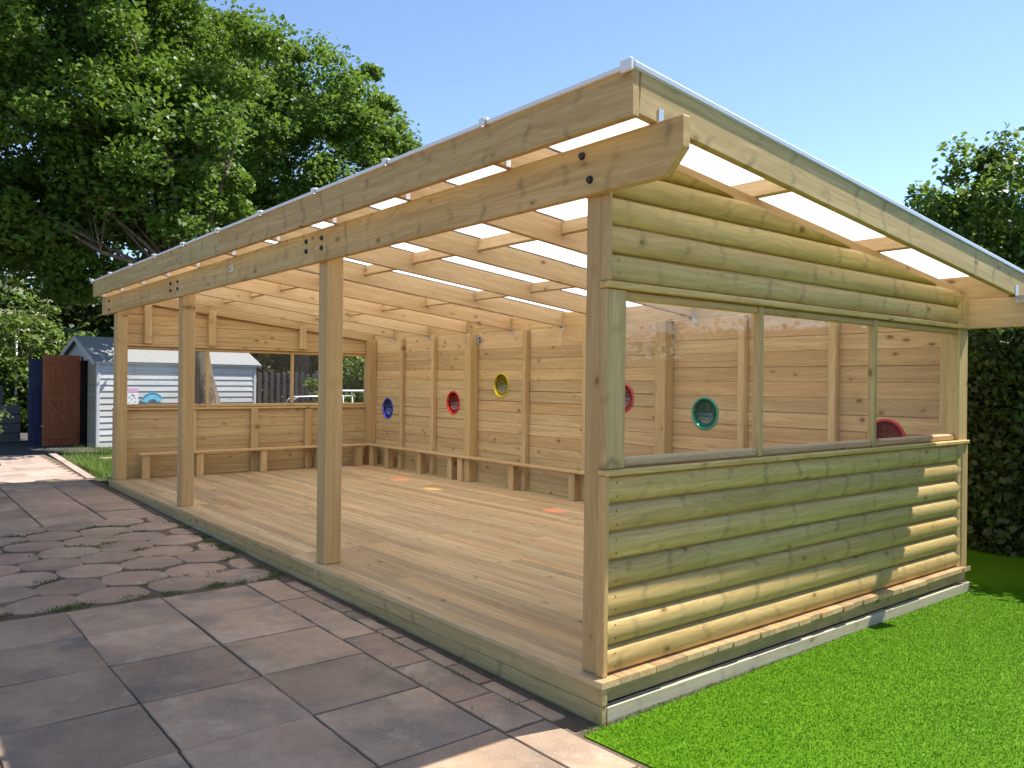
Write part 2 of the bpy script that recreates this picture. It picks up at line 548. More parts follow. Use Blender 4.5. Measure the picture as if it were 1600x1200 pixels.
def tube_bm(bm, pts, radii, seg=8, rough=0.0):
    rings = []
    pts = [Vector(p) for p in pts]
    for i, p in enumerate(pts):
        a = pts[max(0, i - 1)]
        b = pts[min(len(pts) - 1, i + 1)]
        d = (b - a).normalized()
        ref = Vector((1, 0, 0)) if abs(d.x) < 0.9 else Vector((0, 1, 0))
        u = d.cross(ref).normalized()
        w = d.cross(u)
        ring = []
        for k in range(seg):
            an = 2 * math.pi * k / seg
            r = radii[i] * (1 + rough * (random.random() - 0.5))
            ring.append(bm.verts.new(p + (u * math.cos(an) + w * math.sin(an)) * r))
        rings.append(ring)
    for i in range(len(rings) - 1):
        for k in range(seg):
            bm.faces.new((rings[i][k], rings[i][(k + 1) % seg], rings[i + 1][(k + 1) % seg], rings[i + 1][k]))
    bm.faces.new(rings[0][::-1])
    bm.faces.new(rings[-1])


def add_box(bm, x, y, z):
    vs = [bm.verts.new((a, b, c)) for a in x for b in y for c in z]
    for f in ((0, 1, 3, 2), (4, 6, 7, 5), (0, 4, 5, 1), (2, 3, 7, 6), (0, 2, 6, 4), (1, 5, 7, 3)):
        bm.faces.new([vs[i] for i in f])


def gz(x):
    return 0.0 if x > 0 else (-0.0125 * x if x > -22 else 0.275)


# ------------------------------------------------------------------ ground, paving, lawn
bm = bmesh.new()
xs = [-450, -120, -60, -30, -22, -16, -11, -8, -5, -2, 0, 3, 8, 20, 60, 450]
ys = [-450, -60, -20, -8, -3, 0, 4, 8, 20, 60, 450]
vv = [[bm.verts.new((x, y, gz(x) - 0.012)) for y in ys] for x in xs]
for i in range(len(xs) - 1):
    for j in range(len(ys) - 1):
        bm.faces.new((vv[i][j], vv[i + 1][j], vv[i + 1][j + 1], vv[i][j + 1]))
tag(link('ground', bm_mesh('ground', bm), 'ground'), kind='structure')


def sheet(name, x, y, dz, mat, n=10):
    bm = bmesh.new()
    X = [x[0] + (x[1] - x[0]) * i / n for i in range(n + 1)]
    a = [bm.verts.new((t, y[0], gz(t) + (dz(t) if callable(dz) else dz))) for t in X]
    b = [bm.verts.new((t, y[1], gz(t) + (dz(t) if callable(dz) else dz))) for t in X]
    for i in range(n):
        bm.faces.new((a[i], a[i + 1], b[i + 1], b[i]))
    return link(name, bm_mesh(name, bm), mat)


paving = tag(sheet('paving', (-14.4, 4.2), (-5.0, -0.004), lambda t: 0.0195 if t > -3.5 else 0.013, 'joint', 93), 'red and grey concrete paving in front of the timber shelter', 'paving', kind='structure')
yard = tag(sheet('yard', (-30, -14.42), (-9, 1.0), 0.004, 'yard'), 'yard surface coloured dark for its shade beyond the lit path', 'yard', kind='structure')

POLY = {}


def paver(name, outline, thick, mat, loc, rot=0.0, tilt=None, key=None, bev=0.005):
    if key is not None and key in POLY:
        me = POLY[key]
    else:
        bm = bmesh.new()
        inner = []
        n = len(outline)
        c = Vector((sum(p[0] for p in outline) / n, sum(p[1] for p in outline) / n))
        for p in outline:
            d = c - Vector(p)
            q = Vector(p) + d.normalized() * bev
            inner.append((q.x, q.y))
        lo = [bm.verts.new((p[0], p[1], -thick)) for p in outline]
        mi = [bm.verts.new((p[0], p[1], -bev * 0.7)) for p in outline]
        hi = [bm.verts.new((p[0], p[1], 0)) for p in inner]
        for i in range(n):
            j = (i + 1) % n
            bm.faces.new((lo[i], lo[j], mi[j], mi[i]))
            bm.faces.new((mi[i], mi[j], hi[j], hi[i]))
        bm.faces.new(hi)
        me = bm_mesh(name, bm)
        if key is not None:
            POLY[key] = me
    tx, ty = tilt if tilt else (random.gauss(0, 0.003), random.gauss(0, 0.003))
    W = Matrix.Translation((loc[0], loc[1], gz(loc[0]) + loc[2])) @ Matrix.Rotation(0.0125 if loc[0] < 0 else 0.0, 4, 'Y') @ Euler((tx, ty, rot)).to_matrix().to_4x4()
    return link(name, me, mat, paving, W)


def rect_outline(w, h, nick=0.0, rng=random):
    """rectangle with slightly worn edges"""
    pts = []
    cs = [(-w / 2, -h / 2), (w / 2, -h / 2), (w / 2, h / 2), (-w / 2, h / 2)]
    for i in range(4):
        a, b = cs[i], cs[(i + 1) % 4]
        m = 6
        for k in range(m):
            t = k / m
            x = a[0] + (b[0] - a[0]) * t
            y = a[1] + (b[1] - a[1]) * t
            if k == 0:
                s = 1 - 0.012 * rng.random()
                pts.append((x * s, y * s))
            else:
                pts.append((x * (1 - nick * rng.random()), y * (1 - nick * rng.random())))
    return pts


# big slabs near the camera
for v in range(5):
    POLY[('src', v)] = None
gx = [-3.32 + 0.61 * i for i in range(13)]
gy = [-0.405 - 0.603 * i for i in range(8)]
for i in range(len(gx) - 1):
    for j in range(len(gy) - 1):
        v = random.randrange(6)
        cx, cy = (gx[i] + gx[i + 1]) / 2, (gy[j] + gy[j + 1]) / 2
        paver('paving_slab', rect_outline(0.604, 0.597, 0.014), 0.035, 'slab', (cx + random.gauss(0, .003), cy + random.gauss(0, .003), 0.028 + random.gauss(0, .0015)),
              random.choice((0, math.pi)) + random.gauss(0, .005), key=('slab', v))
# border row beside the deck and small edging blocks
x = -3.35
while x < 4.0:
    w = 0.585 if random.random() < 0.7 else 0.40
    paver('border_slab', rect_outline(w - 0.012, 0.235, 0.02), 0.035, 'slab', (x + w / 2, -0.278, 0.026 + random.gauss(0, .002)), random.gauss(0, .006), key=('bord', round(w, 2)))
    x += w
x = -3.2
while x < 4.0:
    w = random.choice((0.20, 0.26, 0.31))
    if x + w < 0.03 or x > 0.08:
        y = -0.108 if x + w < 0.1 else -0.15
        hh = 0.085 if x + w < 0.1 else 0.03
        if hh > 0.05:
            paver('edging_block', rect_outline(w - 0.014, hh, 0.03), 0.035, 'slab', (x + w / 2, y, 0.027 + random.gauss(0, .0015)), random.gauss(0, .02), key=('edge', w))
    x += w
# round pavers, laid in staggered rows
RPOS = []
rowx = -3.62
r_i = 0
while rowx > -6.5:
    y = -0.33 - (0.225 if r_i % 2 else 0.0)
    while y > -4.9:
        v = random.randrange(7)
        RPOS.append((rowx, y))
        if ('rnd', v) not in POLY:
            pts = []
            n = 14
            ph = random.random() * 6
            for k in range(n):
                a = 2 * math.pi * k / n
                r = 0.230 * (1 + 0.04 * math.cos(6 * a) + 0.03 * math.sin(3 * a + ph) + 0.02 * math.sin(5 * a + ph * 2) + random.gauss(0, .012))
                pts.append((r * math.cos(a) * 0.97, r * math.sin(a) * 1.06))
            key = ('rnd', v)
        else:
            pts, key = [(0, 0), (1, 0), (0, 1)], ('rnd', v)
        paver('round_paver', pts, 0.04, 'cobble', (rowx + random.gauss(0, .012), y + random.gauss(0, .012), 0.024 + random.gauss(0, .0022)), random.gauss(0, 0.07),
              (random.gauss(0, .006), random.gauss(0, .006)), key=key, bev=0.008)
        y -= 0.452
    if r_i % 2:
        paver('edging_stone', [(0.17, -0.07), (0.185, 0.06), (-0.17, 0.065), (-0.19, -0.05), (-0.09, -0.10), (0.08, -0.105)], 0.04, 'cobble', (rowx, -0.165, 0.022), random.gauss(0, .1), key='half', bev=0.012)
    rowx -= 0.408
    r_i += 1
# slabs beyond the round pavers
gx = [-6.62 - 0.60 * i for i in range(7)]
gy = [-0.12, -0.62, -1.22, -1.82, -2.42, -3.02, -3.62, -4.22]
for i in range(len(gx) - 1):
    for j in range(len(gy) - 1):
        off = 0.0 if j % 2 else 0.28
        w, h = 0.592, abs(gy[j + 1] - gy[j]) - 0.012
        cx = (gx[i] + gx[i + 1]) / 2 + (off if i else 0) * 0.0
        paver('paving_slab', rect_outline(w - 0.004, h, 0.014), 0.035, 'slab', (cx, (gy[j] + gy[j + 1]) / 2, 0.026 + random.gauss(0, .003)),
              random.choice((0, math.pi)) + random.gauss(0, .006), key=('far', round(h, 2), random.randrange(3)))
# sunlit hexagon pavers of the path, with a kerb row
R = 0.20
hexo = [(R * math.cos(math.radians(60 * k + 30)), R * math.sin(math.radians(60 * k + 30))) for k in range(6)]
row = 0
y = -0.30
while y > -3.6:
    x = -10.48 - (R * 0.866 if row % 2 else 0)
    while x > -14.2:
        paver('hexagon_paver', [(p[0] * 0.975, p[1] * 0.975) for p in hexo], 0.035, 'hex', (x, y, 0.024 + random.gauss(0, .002)), 0, key='hex')
        x -= R * 2 * 0.866
    y -= R * 1.5
    row += 1
x = -10.3
while x > -14.2:
    paver('kerb_block', rect_outline(0.44, 0.12, 0.01), 0.04, 'hex', (x - 0.225, -0.03 + (-10.3 - x) * 0.04, 0.03), -0.04, key='kerb')
    x -= 0.455

# lawn: backing sheet with a real edge, then blades
bm = bmesh.new()
lawn_pts = [(0.03, -0.135), (0.45, -0.118), (4.4, -0.13), (9, -0.13), (9, 9), (-10, 9), (-10, 4.22), (-0.03, 4.22)]
top = [bm.verts.new((p[0], p[1], 0.026 + (gz(p[0]) if p[0] < 0 else 0))) for p in lawn_pts]
low = [bm.verts.new((p[0], p[1], -0.01 + (gz(p[0]) if p[0] < 0 else 0))) for p in lawn_pts]
bm.faces.new(top)
for i in range(len(top)):
    j = (i + 1) % len(top)
    bm.faces.new((low[i], low[j], top[j], top[i]))
lawn = tag(link('lawn', bm_mesh('lawn', bm), 'turf'), 'bright green artificial lawn beside the log-board end wall', 'lawn', kind='structure')


def blades(name, xy, z0, hmin, hmax, width, lean, mat, parent=None, rng=RNG):
    n = len(xy)
    a = rng.random(n) * 2 * np.pi
    h = hmin + (hmax - hmin) * rng.random(n)
    w = width * (0.7 + 0.6 * rng.random(n))
    d = rng.random(n) * 2 * np.pi
    ln = lean * rng.random(n) * h
    P = np.empty((n, 3, 3), dtype=np.float32)
    P[:, 0, 0] = xy[:, 0] - np.cos(a) * w / 2; P[:, 0, 1] = xy[:, 1] - np.sin(a) * w / 2; P[:, 0, 2] = z0
    P[:, 1, 0] = xy[:, 0] + np.cos(a) * w / 2; P[:, 1, 1] = xy[:, 1] + np.sin(a) * w / 2; P[:, 1, 2] = z0
    P[:, 2, 0] = xy[:, 0] + np.cos(d) * ln; P[:, 2, 1] = xy[:, 1] + np.sin(d) * ln; P[:, 2, 2] = z0 + h
    return link(name, fast_mesh(name, P.reshape(-1, 3), 3), mat, parent)


def lawn_area(n, x0, x1, y0, y1):
    p = np.column_stack([x0 + (x1 - x0) * RNG.random(n), y0 + (y1 - y0) * RNG.random(n)])
    keep = (p[:, 1] > -0.125) & ((p[:, 0] > -0.015) | (p[:, 1] > 4.25))
    return p[keep]


pts = lawn_area(640000, -0.4, 4.2, -0.13, 5.6)
tag(blades('turf_blades', pts, 0.025, 0.005, 0.012, 0.004, 1.4, 'turf'), 'short dense blades of the artificial lawn', 'grass', kind='stuff')

# fallen petals and bits of leaf on lawn and paving
n = 170
lp = np.column_stack([RNG.uniform(-3.0, 3.5, n), RNG.uniform(-2.6, 4.5, n)])
lp = lp[(lp[:, 0] > 0.03) | (lp[:, 1] < -0.03)]
lp = lp[(lp[:, 1] > -0.1) | (lp[:, 1] < -0.15)]
lz = np.where(lp[:, 1] > -0.12, 0.038, 0.031 + np.where(lp[:, 0] < 0, -0.0125 * lp[:, 0], 0))
cc = np.column_stack([lp, lz])
ang = RNG.random(len(cc)) * 6.28
sz = RNG.uniform(0.003, 0.011, len(cc))
d1 = np.column_stack([np.cos(ang), np.sin(ang), np.zeros(len(cc))]) * sz[:, None]
d2 = np.column_stack([-np.sin(ang), np.cos(ang), np.full(len(cc), 0.3)]) * sz[:, None] * 0.45
LV = np.stack([cc - d1, cc - d2, cc + d1, cc + d2], axis=1).reshape(-1, 3)
tag(link('leaf_litter', fast_mesh('leaf_litter', LV, 4), 'litter'), 'scattered pale petals and dry leaf bits on lawn and slabs', 'litter', kind='stuff')

# weeds in the joints of the round pavers and along the plinth
wp = []
for k in range(150):
    q = random.choice(RPOS)
    an = random.choice((30, 90, 150, 210, 270, 330)) / 57.3 + random.gauss(0, .1)
    cx, cy = q[0] + 0.245 * math.cos(an), q[1] + 0.245 * math.sin(an)
    if random.random() < 0.3:
        cx = random.gauss(-3.42, 0.03); cy = random.uniform(-3.0, -0.1)
    elif random.random() < 0.2:
        cx = random.uniform(-6.2, -3.4); cy = random.gauss(-0.10, 0.03)
    m = random.randrange(20, 130)
    wp.append(np.column_stack([RNG.normal(cx, 0.030, m), RNG.normal(cy, 0.045, m)]))
for k in range(26):
    cx = random.uniform(-2.6, -0.1); cy = random.choice((-0.16, -0.16, -0.39, -0.05))
    m = random.randrange(6, 26)
    wp.append(np.column_stack([RNG.normal(cx, 0.06, m), RNG.normal(cy, 0.012, m)]))
wp = np.vstack(wp)
wp = wp[wp[:, 1] < -0.02]
wo_ = blades('weeds', wp, 0, 0.008, 0.034, 0.009, 1.3, 'weed')
me = wo_.data
co = np.empty(len(me.vertices) * 3, dtype=np.float32)
me.vertices.foreach_get('co', co)
co = co.reshape(-1, 3)
co[:, 2] += 0.012 + np.where(co[:, 0] < 0, -0.0125 * co[:, 0], 0)
me.vertices.foreach_set('co', co.ravel())
tag(wo_, 'straggly weeds and moss growing in the paving joints', 'weeds', kind='stuff')

# rough grass patch between path and shed
n = 15000
gp = np.column_stack([RNG.uniform(-15.3, -9.75, n), RNG.uniform(0.08, 4.5, n)])
gp = gp[(gp[:, 1] > 0.05 + (-10.3 - gp[:, 0]) * 0.04 + 0.06)]
gp = np.vstack([gp, np.column_stack([RNG.normal(-11.6, 0.5, 2600), np.abs(RNG.normal(0, 0.22, 2600)) + 0.2])])
go = blades('rough_grass', gp, 0.12, 0.05, 0.20, 0.012, 0.9, 'grass')
tag(go, 'tufty rough grass between the sunlit path and the grey shed', 'grass', kind='stuff')

# ------------------------------------------------------------------ the timber shelter
sh = thing('timber_shelter', (-4.7, 2.0, 0.0), 'open-fronted pine shelter with translucent lean-to roof and half-log end walls', 'shelter')
D = 0.2203
SL = 0.108


def rbot(y):            # underside of the rafters
    return 2.733 - SL * y


RH = 0.18
# --- deck: plinth boards and grooved boards
PL = [(-9.43, -6.4), (-6.397, -3.05), (-3.047, 0.0)]
for a, b in PL:
    span('plinth_board', (a, b), (0.006, 0.045), (0.108, D - 0.032), 'x', 'plinth', sh)
for a, b in ((-9.43, -4.82), (-4.817, -0.004)):
    span('plinth_board', (a, b), (0.009, 0.042), (-0.02, 0.105), 'x', 'grey_plinth' if a < -5 else 'plinth', sh)
for a, b in ((0.05, 2.1), (2.103, 4.06)):
    span('plinth_board', (-0.085, -0.045), (a, b), (0.098, D - 0.032), 'y', 'plinth', sh)
span('plinth_board', (-0.045, -0.006), (0.047, 4.055), (-0.02, 0.095), 'y', 'grey_plinth', sh)
span('plinth_board', (-9.44, -9.40), (0.047, 4.06), (0.0, D - 0.032), 'y', 'plinth', sh)
span('plinth_board', (-9.39, -0.09), (4.03, 4.06), (0.0, D - 0.032), 'x', 'plinth', sh)

PITCH = 0.1261
DECKM = {}


def deck_mesh(L):
    key = round(L, 2)
    if key in DECKM:
        return DECKM[key]
    w, t = 0.1212, 0.030
    prof = [(-w / 2, -t), (-w / 2, -0.003)]
    ng = 9
    e = 0.006
    step = (w - 2 * e) / ng
    for i in range(ng):
        a = -w / 2 + e + i * step
        if i == 0:
            prof.append((a - 0.003, 0))
        prof += [(a + 0.0005, 0), (a + 0.002, -0.0042), (a + step * 0.42, -0.0042), (a + step * 0.55, 0)]
    prof += [(w / 2 - 0.003, 0), (w / 2, -0.003), (w / 2, -t)]
    bm = bmesh.new()
    A = [bm.verts.new((-L / 2, p[0], p[1])) for p in prof]
    B = [bm.verts.new((L / 2, p[0], p[1])) for p in prof]
    n = len(prof)
    for i in range(n):
        j = (i + 1) % n
        bm.faces.new((A[i], B[i], B[j], A[j]))
    bm.faces.new(A)
    bm.faces.new(B[::-1])
    bmesh.ops.recalc_face_normals(bm, faces=bm.faces[:])
    me = bm_mesh('deck_board', bm)
    DECKM[key] = me
    return me


LENS = [2.4, 3.0, 3.6, 4.2]
for r in range(33):
    yc = PITCH * (r + 0.5) - 0.002
    if yc > 4.06:
        break
    x = -9.45
    first = True
    while x < -0.01:
        L = random.choice(LENS) - (random.choice((0.6, 1.2, 1.8)) if first else 0)
        first = False
        if x + L > -1.0:
            L = 0.002 + random.choice((0, 0, 0.004, -0.004)) - x
        L = round(L, 2)
        link('deck_board', deck_mesh(L - 0.0), 'deck', sh, Matrix.Translation((x + L / 2, yc, D + random.gauss(0, .0006))))
        x += L + 0.003

# --- posts
PX = [-9.40, -6.56, -3.095, -0.185]
for i, x in enumerate(PX):
    w = 0.14 if i < 3 else 0.10
    span('post', (x, x + w), (0.052, 0.19), (D, 2.72), 'z', 'post', sh, 0.006)
    span('post', (x, x + (0.14 if i < 3 else 0.144)), (3.90, 4.037), (D, 2.275), 'z', 'post', sh, 0.006)
# --- front beam, two lengths, nose cut at both ends


def beam_mesh(L, w, h, nose, both):
    bm = bmesh.new()
    c = 0.10
    pr = [(-L / 2, h / 2), (-L / 2, -h / 2), (L / 2 - (c if nose else 0), -h / 2)]
    if both:
        pr = [(-L / 2, h / 2), (-L / 2, -h / 2 + c), (-L / 2 + c, -h / 2), (L / 2 - c, -h / 2)]
    if nose:
        pr += [(L / 2, -h / 2 + 0.105)]
    pr += [(L / 2, h / 2)]
    A = [bm.verts.new((p[0], -w / 2, p[1])) for p in pr]
    B = [bm.verts.new((p[0], w / 2, p[1])) for p in pr]
    n = len(pr)
    for i in range(n):
        j = (i + 1) % n
        bm.faces.new((A[i], A[j], B[j], B[i]))
    bm.faces.new(A[::-1])
    bm.faces.new(B)
    bmesh.ops.recalc_face_normals(bm, faces=bm.faces[:])
    bmesh.ops.bevel(bm, geom=[e for e in bm.edges], offset=0.004, segments=1, affect='EDGES', clamp_overlap=True)
    return bm_mesh('beam', bm)


ZB0, ZB1 = 2.4924, 2.733


def bolt_mesh(r=0.021):
    bm = bmesh.new()
    bmesh.ops.create_cone(bm, cap_ends=True, segments=12, radius1=r, radius2=r * 0.72, depth=0.016)
    return bm_mesh('bolt', bm)


BM_ = bolt_mesh()
BS_ = bolt_mesh(0.012)


def bolt(par, x, y, z, me=BM_, face=(0, -1, 0)):
    q = Vector(face).to_track_quat('Z', 'Y').to_matrix().to_4x4()
    return link('bolt', me, 'bolt', par, Matrix.Translation((x, y, z)) @ q)


for a, b, nose in ((-9.91, -6.547, 0), (-6.545, -3.077, 0), (-3.075, 0.44, 1)):
    L = b - a
    if a < -9:
        me = beam_mesh(L, 0.05, ZB1 - ZB0, 0, 0)
        for v in me.vertices:      # rounded tail end
            if v.co.x < -L / 2 + 0.02:
                v.co.x += 0.012 if v.co.z < 0 else 0.0
    else:
        me = beam_mesh(L, 0.05, ZB1 - ZB0, nose, 0)
    bo = link('front_beam', me, 'beam', sh, Matrix.Translation(((a + b) / 2, 0.025, (ZB0 + ZB1) / 2)))
    if nose:
        bolt(bo, -0.163, -0.006, 2.682); bolt(bo, -0.109, -0.006, 2.559)
        bolt(bo, -2.942, -0.006, 2.662); bolt(bo, -2.942, -0.006, 2.588)
    elif a < -9:
        bolt(bo, -9.475, -0.006, 2.665); bolt(bo, -9.47, -0.006, 2.542)
        bolt(bo, -6.672, -0.006, 2.654); bolt(bo, -6.672, -0.006, 2.576)
        tgo = None
    else:
        bolt(bo, -6.42, -0.006, 2.652); bolt(bo, -6.42, -0.006, 2.576)
        bolt(bo, -3.205, -0.006, 2.668); bolt(bo, -3.205, -0.006, 2.592)
        bmt = bmesh.new(); add_box(bmt, (-0.05, 0.05), (-0.002, 0.0), (-0.028, 0.028))
        tg = link('paper_tag', bm_mesh('paper_tag', bmt), 'label', bo, Matrix.Translation((-4.824, -0.0005, 2.628)))
        bmt = bmesh.new()
        add_box(bmt, (-0.04, -0.03), (-0.0035, -0.0021), (-0.018, 0.018))
        for k in range(3):
            add_box(bmt, (-0.02, 0.036 - 0.01 * (k % 2)), (-0.0035, -0.0021), (0.012 - 0.014 * k, 0.017 - 0.014 * k))
        ink = link('tag_print', bm_mesh('tag_print', bmt), 'ink', bo, Matrix.Translation((-4.824, -0.0005, 2.628)))
# --- rear beam
for a, b in ((-9.91, -4.702), (-4.70, 0.44)):
    link('rear_beam', beam_mesh(b - a, 0.05, 0.226, 0, 0), 'rafter', sh, Matrix.Translation(((a + b) / 2, 4.066, 2.172)))
# --- fascia
for a, b in ((-9.754, -4.74), (-4.738, 0.292)):
    span('fascia_board', (a, b), (-0.149, -0.104), (2.732, 2.936), 'x', 'beam', sh)
# --- rafters, noggins, eaves blocks
RXS = [0.27 - 1.0 * i for i in range(11)]
sl = Vector((0, 1, -SL)).normalized()
nrm_up = Vector((0, SL, 1)).normalized()
for i, x in enumerate(RXS):
    y0, y1 = -0.103, 4.33
    p0 = Vector((x, y0, rbot(y0) + RH / 2 + 0.002)); p1 = Vector((x, y1, rbot(y1) + RH / 2 + 0.002))
    ra = board('rafter', p0, p1, 0.045, RH, 'beam' if i == 0 else 'rafter', sh, nrm_up)
    # galvanised strap in the gap over the front beam and angle bracket on the rear beam
    bmx = bmesh.new()
    add_box(bmx, (-0.0015, 0.0015), (-0.016, 0.016), (-0.045, 0.045) if i else (-0.05, 0.012))
    st = link('strap', bm_mesh('strap', bmx), 'zinc', ra, Matrix.Translation((x + 0.0245, -0.018 if i else 0.03, 2.782)))
    bmx = bmesh.new()
    add_box(bmx, (-0.002, 0.0005), (-0.03, 0.03), (0.0, 0.085))
    add_box(bmx, (0.0005, 0.06), (-0.026, -0.023), (-0.05, 0.0025))
    br = link('angle_bracket', bm_mesh('angle_bracket', bmx), 'zinc', ra, Matrix.Translation((x + 0.025, 4.062, 2.288)))
for i in range(10):
    xa, xb = RXS[i + 1] + 0.0225, RXS[i] - 0.0225
    for yy in (1.31, 2.73):
        yy += random.gauss(0, 0.02)
        z = rbot(yy) + RH - 0.0475
        board('noggin', (xa, yy, z), (xb, yy, z), 0.045, 0.095, 'rafter', sh, nrm_up)
    z0, z1 = 2.2865, rbot(4.07) + RH - 0.004
    span('eaves_block', (xa, xb), (4.05, 4.09), (z0, z1), 'x', 'wall', sh)
# --- roof sheets, glazing bars, edge trims
RT0 = RH + 0.004
for i in range(10):
    xa, xb = RXS[i + 1], RXS[i]
    y0, y1 = -0.155, 4.35
    p0 = Vector(((xa + xb) / 2, y0, rbot(y0) + RT0 + 0.008)); p1 = Vector(((xa + xb) / 2, y1, rbot(y1) + RT0 + 0.008))
    bm = bmesh.new()
    L = (p1 - p0).length
    # one thin sheet: single surface so light passes once
    vs = [bm.verts.new((sx * L / 2, sy * 0.494, 0)) for sx, sy in ((-1, -1), (1, -1), (1, 1), (-1, 1))]
    bm.faces.new(vs)
    link('roof_sheet', bm_mesh('roof_sheet', bm), 'roof', sh, frame(p0, p1, nrm_up))
    zf = rbot(y0) + RT0
    span('sheet_closure', (xa + 0.03, xb - 0.03), (y0 - 0.014, y0 + 0.004), (zf - 0.004, zf + 0.017), 'x', 'white_alu', sh, 0.002)
for i, x in enumerate(RXS):
    y0, y1 = -0.172, 4.36
    if 0 < i < 10:
        p0 = Vector((x, y0, rbot(y0) + RT0 + 0.022)); p1 = Vector((x, y1, rbot(y1) + RT0 + 0.022))
        gb = board('glazing_bar', p0, p1, 0.06, 0.018, 'white_alu', sh, nrm_up, 0.004)
        ec = span('end_cap', (x - 0.024, x + 0.024), (y0 - 0.010, y0 - 0.002), (rbot(y0) + RT0 - 0.012, rbot(y0) + RT0 + 0.030), 'x', 'white_alu', gb, 0.004)
    else:
        s = 1 if i == 0 else -1
        xc = x + s * 0.0025
        p0 = Vector((xc, y0 + 0.02, rbot(y0) + RT0 + 0.012)); p1 = Vector((xc, y1, rbot(y1) + RT0 + 0.012))
        gb = board('edge_trim', p0, p1, 0.062, 0.036, 'edge_alu', sh, nrm_up, 0.008)
        ec = span('end_cap', (xc - 0.033, xc + 0.033), (y0 - 0.006, y0 + 0.018), (rbot(y0) + RT0 - 0.02, rbot(y0) + RT0 + 0.034), 'x', 'white_alu', gb, 0.006)

# --- half-log boards
LOGS = {}


def log_mesh(L, H=0.135, T=0.048, cut=None, side=1):
    """half-round board: local X along, local Z up, bulge to local -Y; nails near both ends"""
    key = (round(L, 3), H, T, side)
    if cut is None and key in LOGS:
        return LOGS[key]
    prof = [(0.0, -H / 2 + 0.008), (-0.008, -H / 2 + 0.0001)]
    n = 12
    for k in range(n + 1):
        a = -math.pi / 2 + math.pi * k / n
        prof.append((-0.013 - (T - 0.013) * (math.cos(a) ** 0.78), (H / 2 - 0.004) * math.sin(a)))
    prof += [(-0.008, H / 2 - 0.0001), (0.0, H / 2 - 0.008)]
    bm = bmesh.new()
    A = [bm.verts.new((-L / 2, p[0], p[1])) for p in prof]
    B = [bm.verts.new((L / 2, p[0], p[1])) for p in prof]
    m = len(prof)
    for i in range(m):
        j = (i + 1) % m
        f = bm.faces.new((A[i], B[i], B[j], A[j]))
        f.smooth = 1 < i < m - 3
    bm.faces.new(A)
    bm.faces.new(B[::-1])
    bmesh.ops.recalc_face_normals(bm, faces=bm.faces[:])
    if cut is not None:
        r = bmesh.ops.bisect_plane(bm, geom=bm.verts[:] + bm.edges[:] + bm.faces[:], plane_co=cut[0], plane_no=cut[1], clear_outer=True)
        eds = [e for e in r['geom_cut'] if isinstance(e, bmesh.types.BMEdge)]
        bmesh.ops.edgeloop_fill(bm, edges=eds)
    bm.normal_update()
    for e in bm.edges:          # keep end cuts and the flat back crisp
        if len(e.link_faces) == 2 and e.calc_face_angle(0) > 0.7:
            e.smooth = False
    if cut is None:
        for xx in (-L / 2 + 0.05, -L / 2 + 0.72, L / 2 - 0.72, L / 2 - 0.05):
            for zz, yy in ((-0.030, -T + 0.0005), (0.034, -T + 0.0025)):
                r = 0.0046
                c = [bm.verts.new((xx + r * math.cos(a) * 1.0, yy - 0.0018, zz + r * math.sin(a))) for a in [k * math.pi / 3 for k in range(6)]]
                f = bm.faces.new(c)
                f.material_index = 1
    me = bm_mesh('log_board', bm)
    if cut is None:
        LOGS[key] = me
    return me


def log_board(p_y0, p_y1, z, xback, side, cut_top=None):
    """side +1: bulges to +x ; -1: bulges to -x"""
    L = p_y1 - p_y0
    c = Vector((xback, (p_y0 + p_y1) / 2, z))
    X = Vector((0, 1 if side > 0 else -1, 0))     # local x
    # local -Y must point to side*x
    Y = Vector((-side, 0, 0))
    Z = Vector((0, 0, 1))
    W = Matrix(((X.x, Y.x, Z.x, c.x), (X.y, Y.y, Z.y, c.y), (X.z, Y.z, Z.z, c.z), (0, 0, 0, 1)))
    cut = None
    if cut_top is not None:
        Wi = W.inverted()
        co = Wi @ Vector(cut_top[0])
        no = (Wi.to_3x3() @ Vector(cut_top[1])).normalized()
        cut = (co, no)
    me = log_mesh(L, cut=cut, side=side)
    if len(me.polygons) == 0:
        return None
    return link('log_board', me, ['log' if side > 0 else 'wall', 'nail'], sh, W)


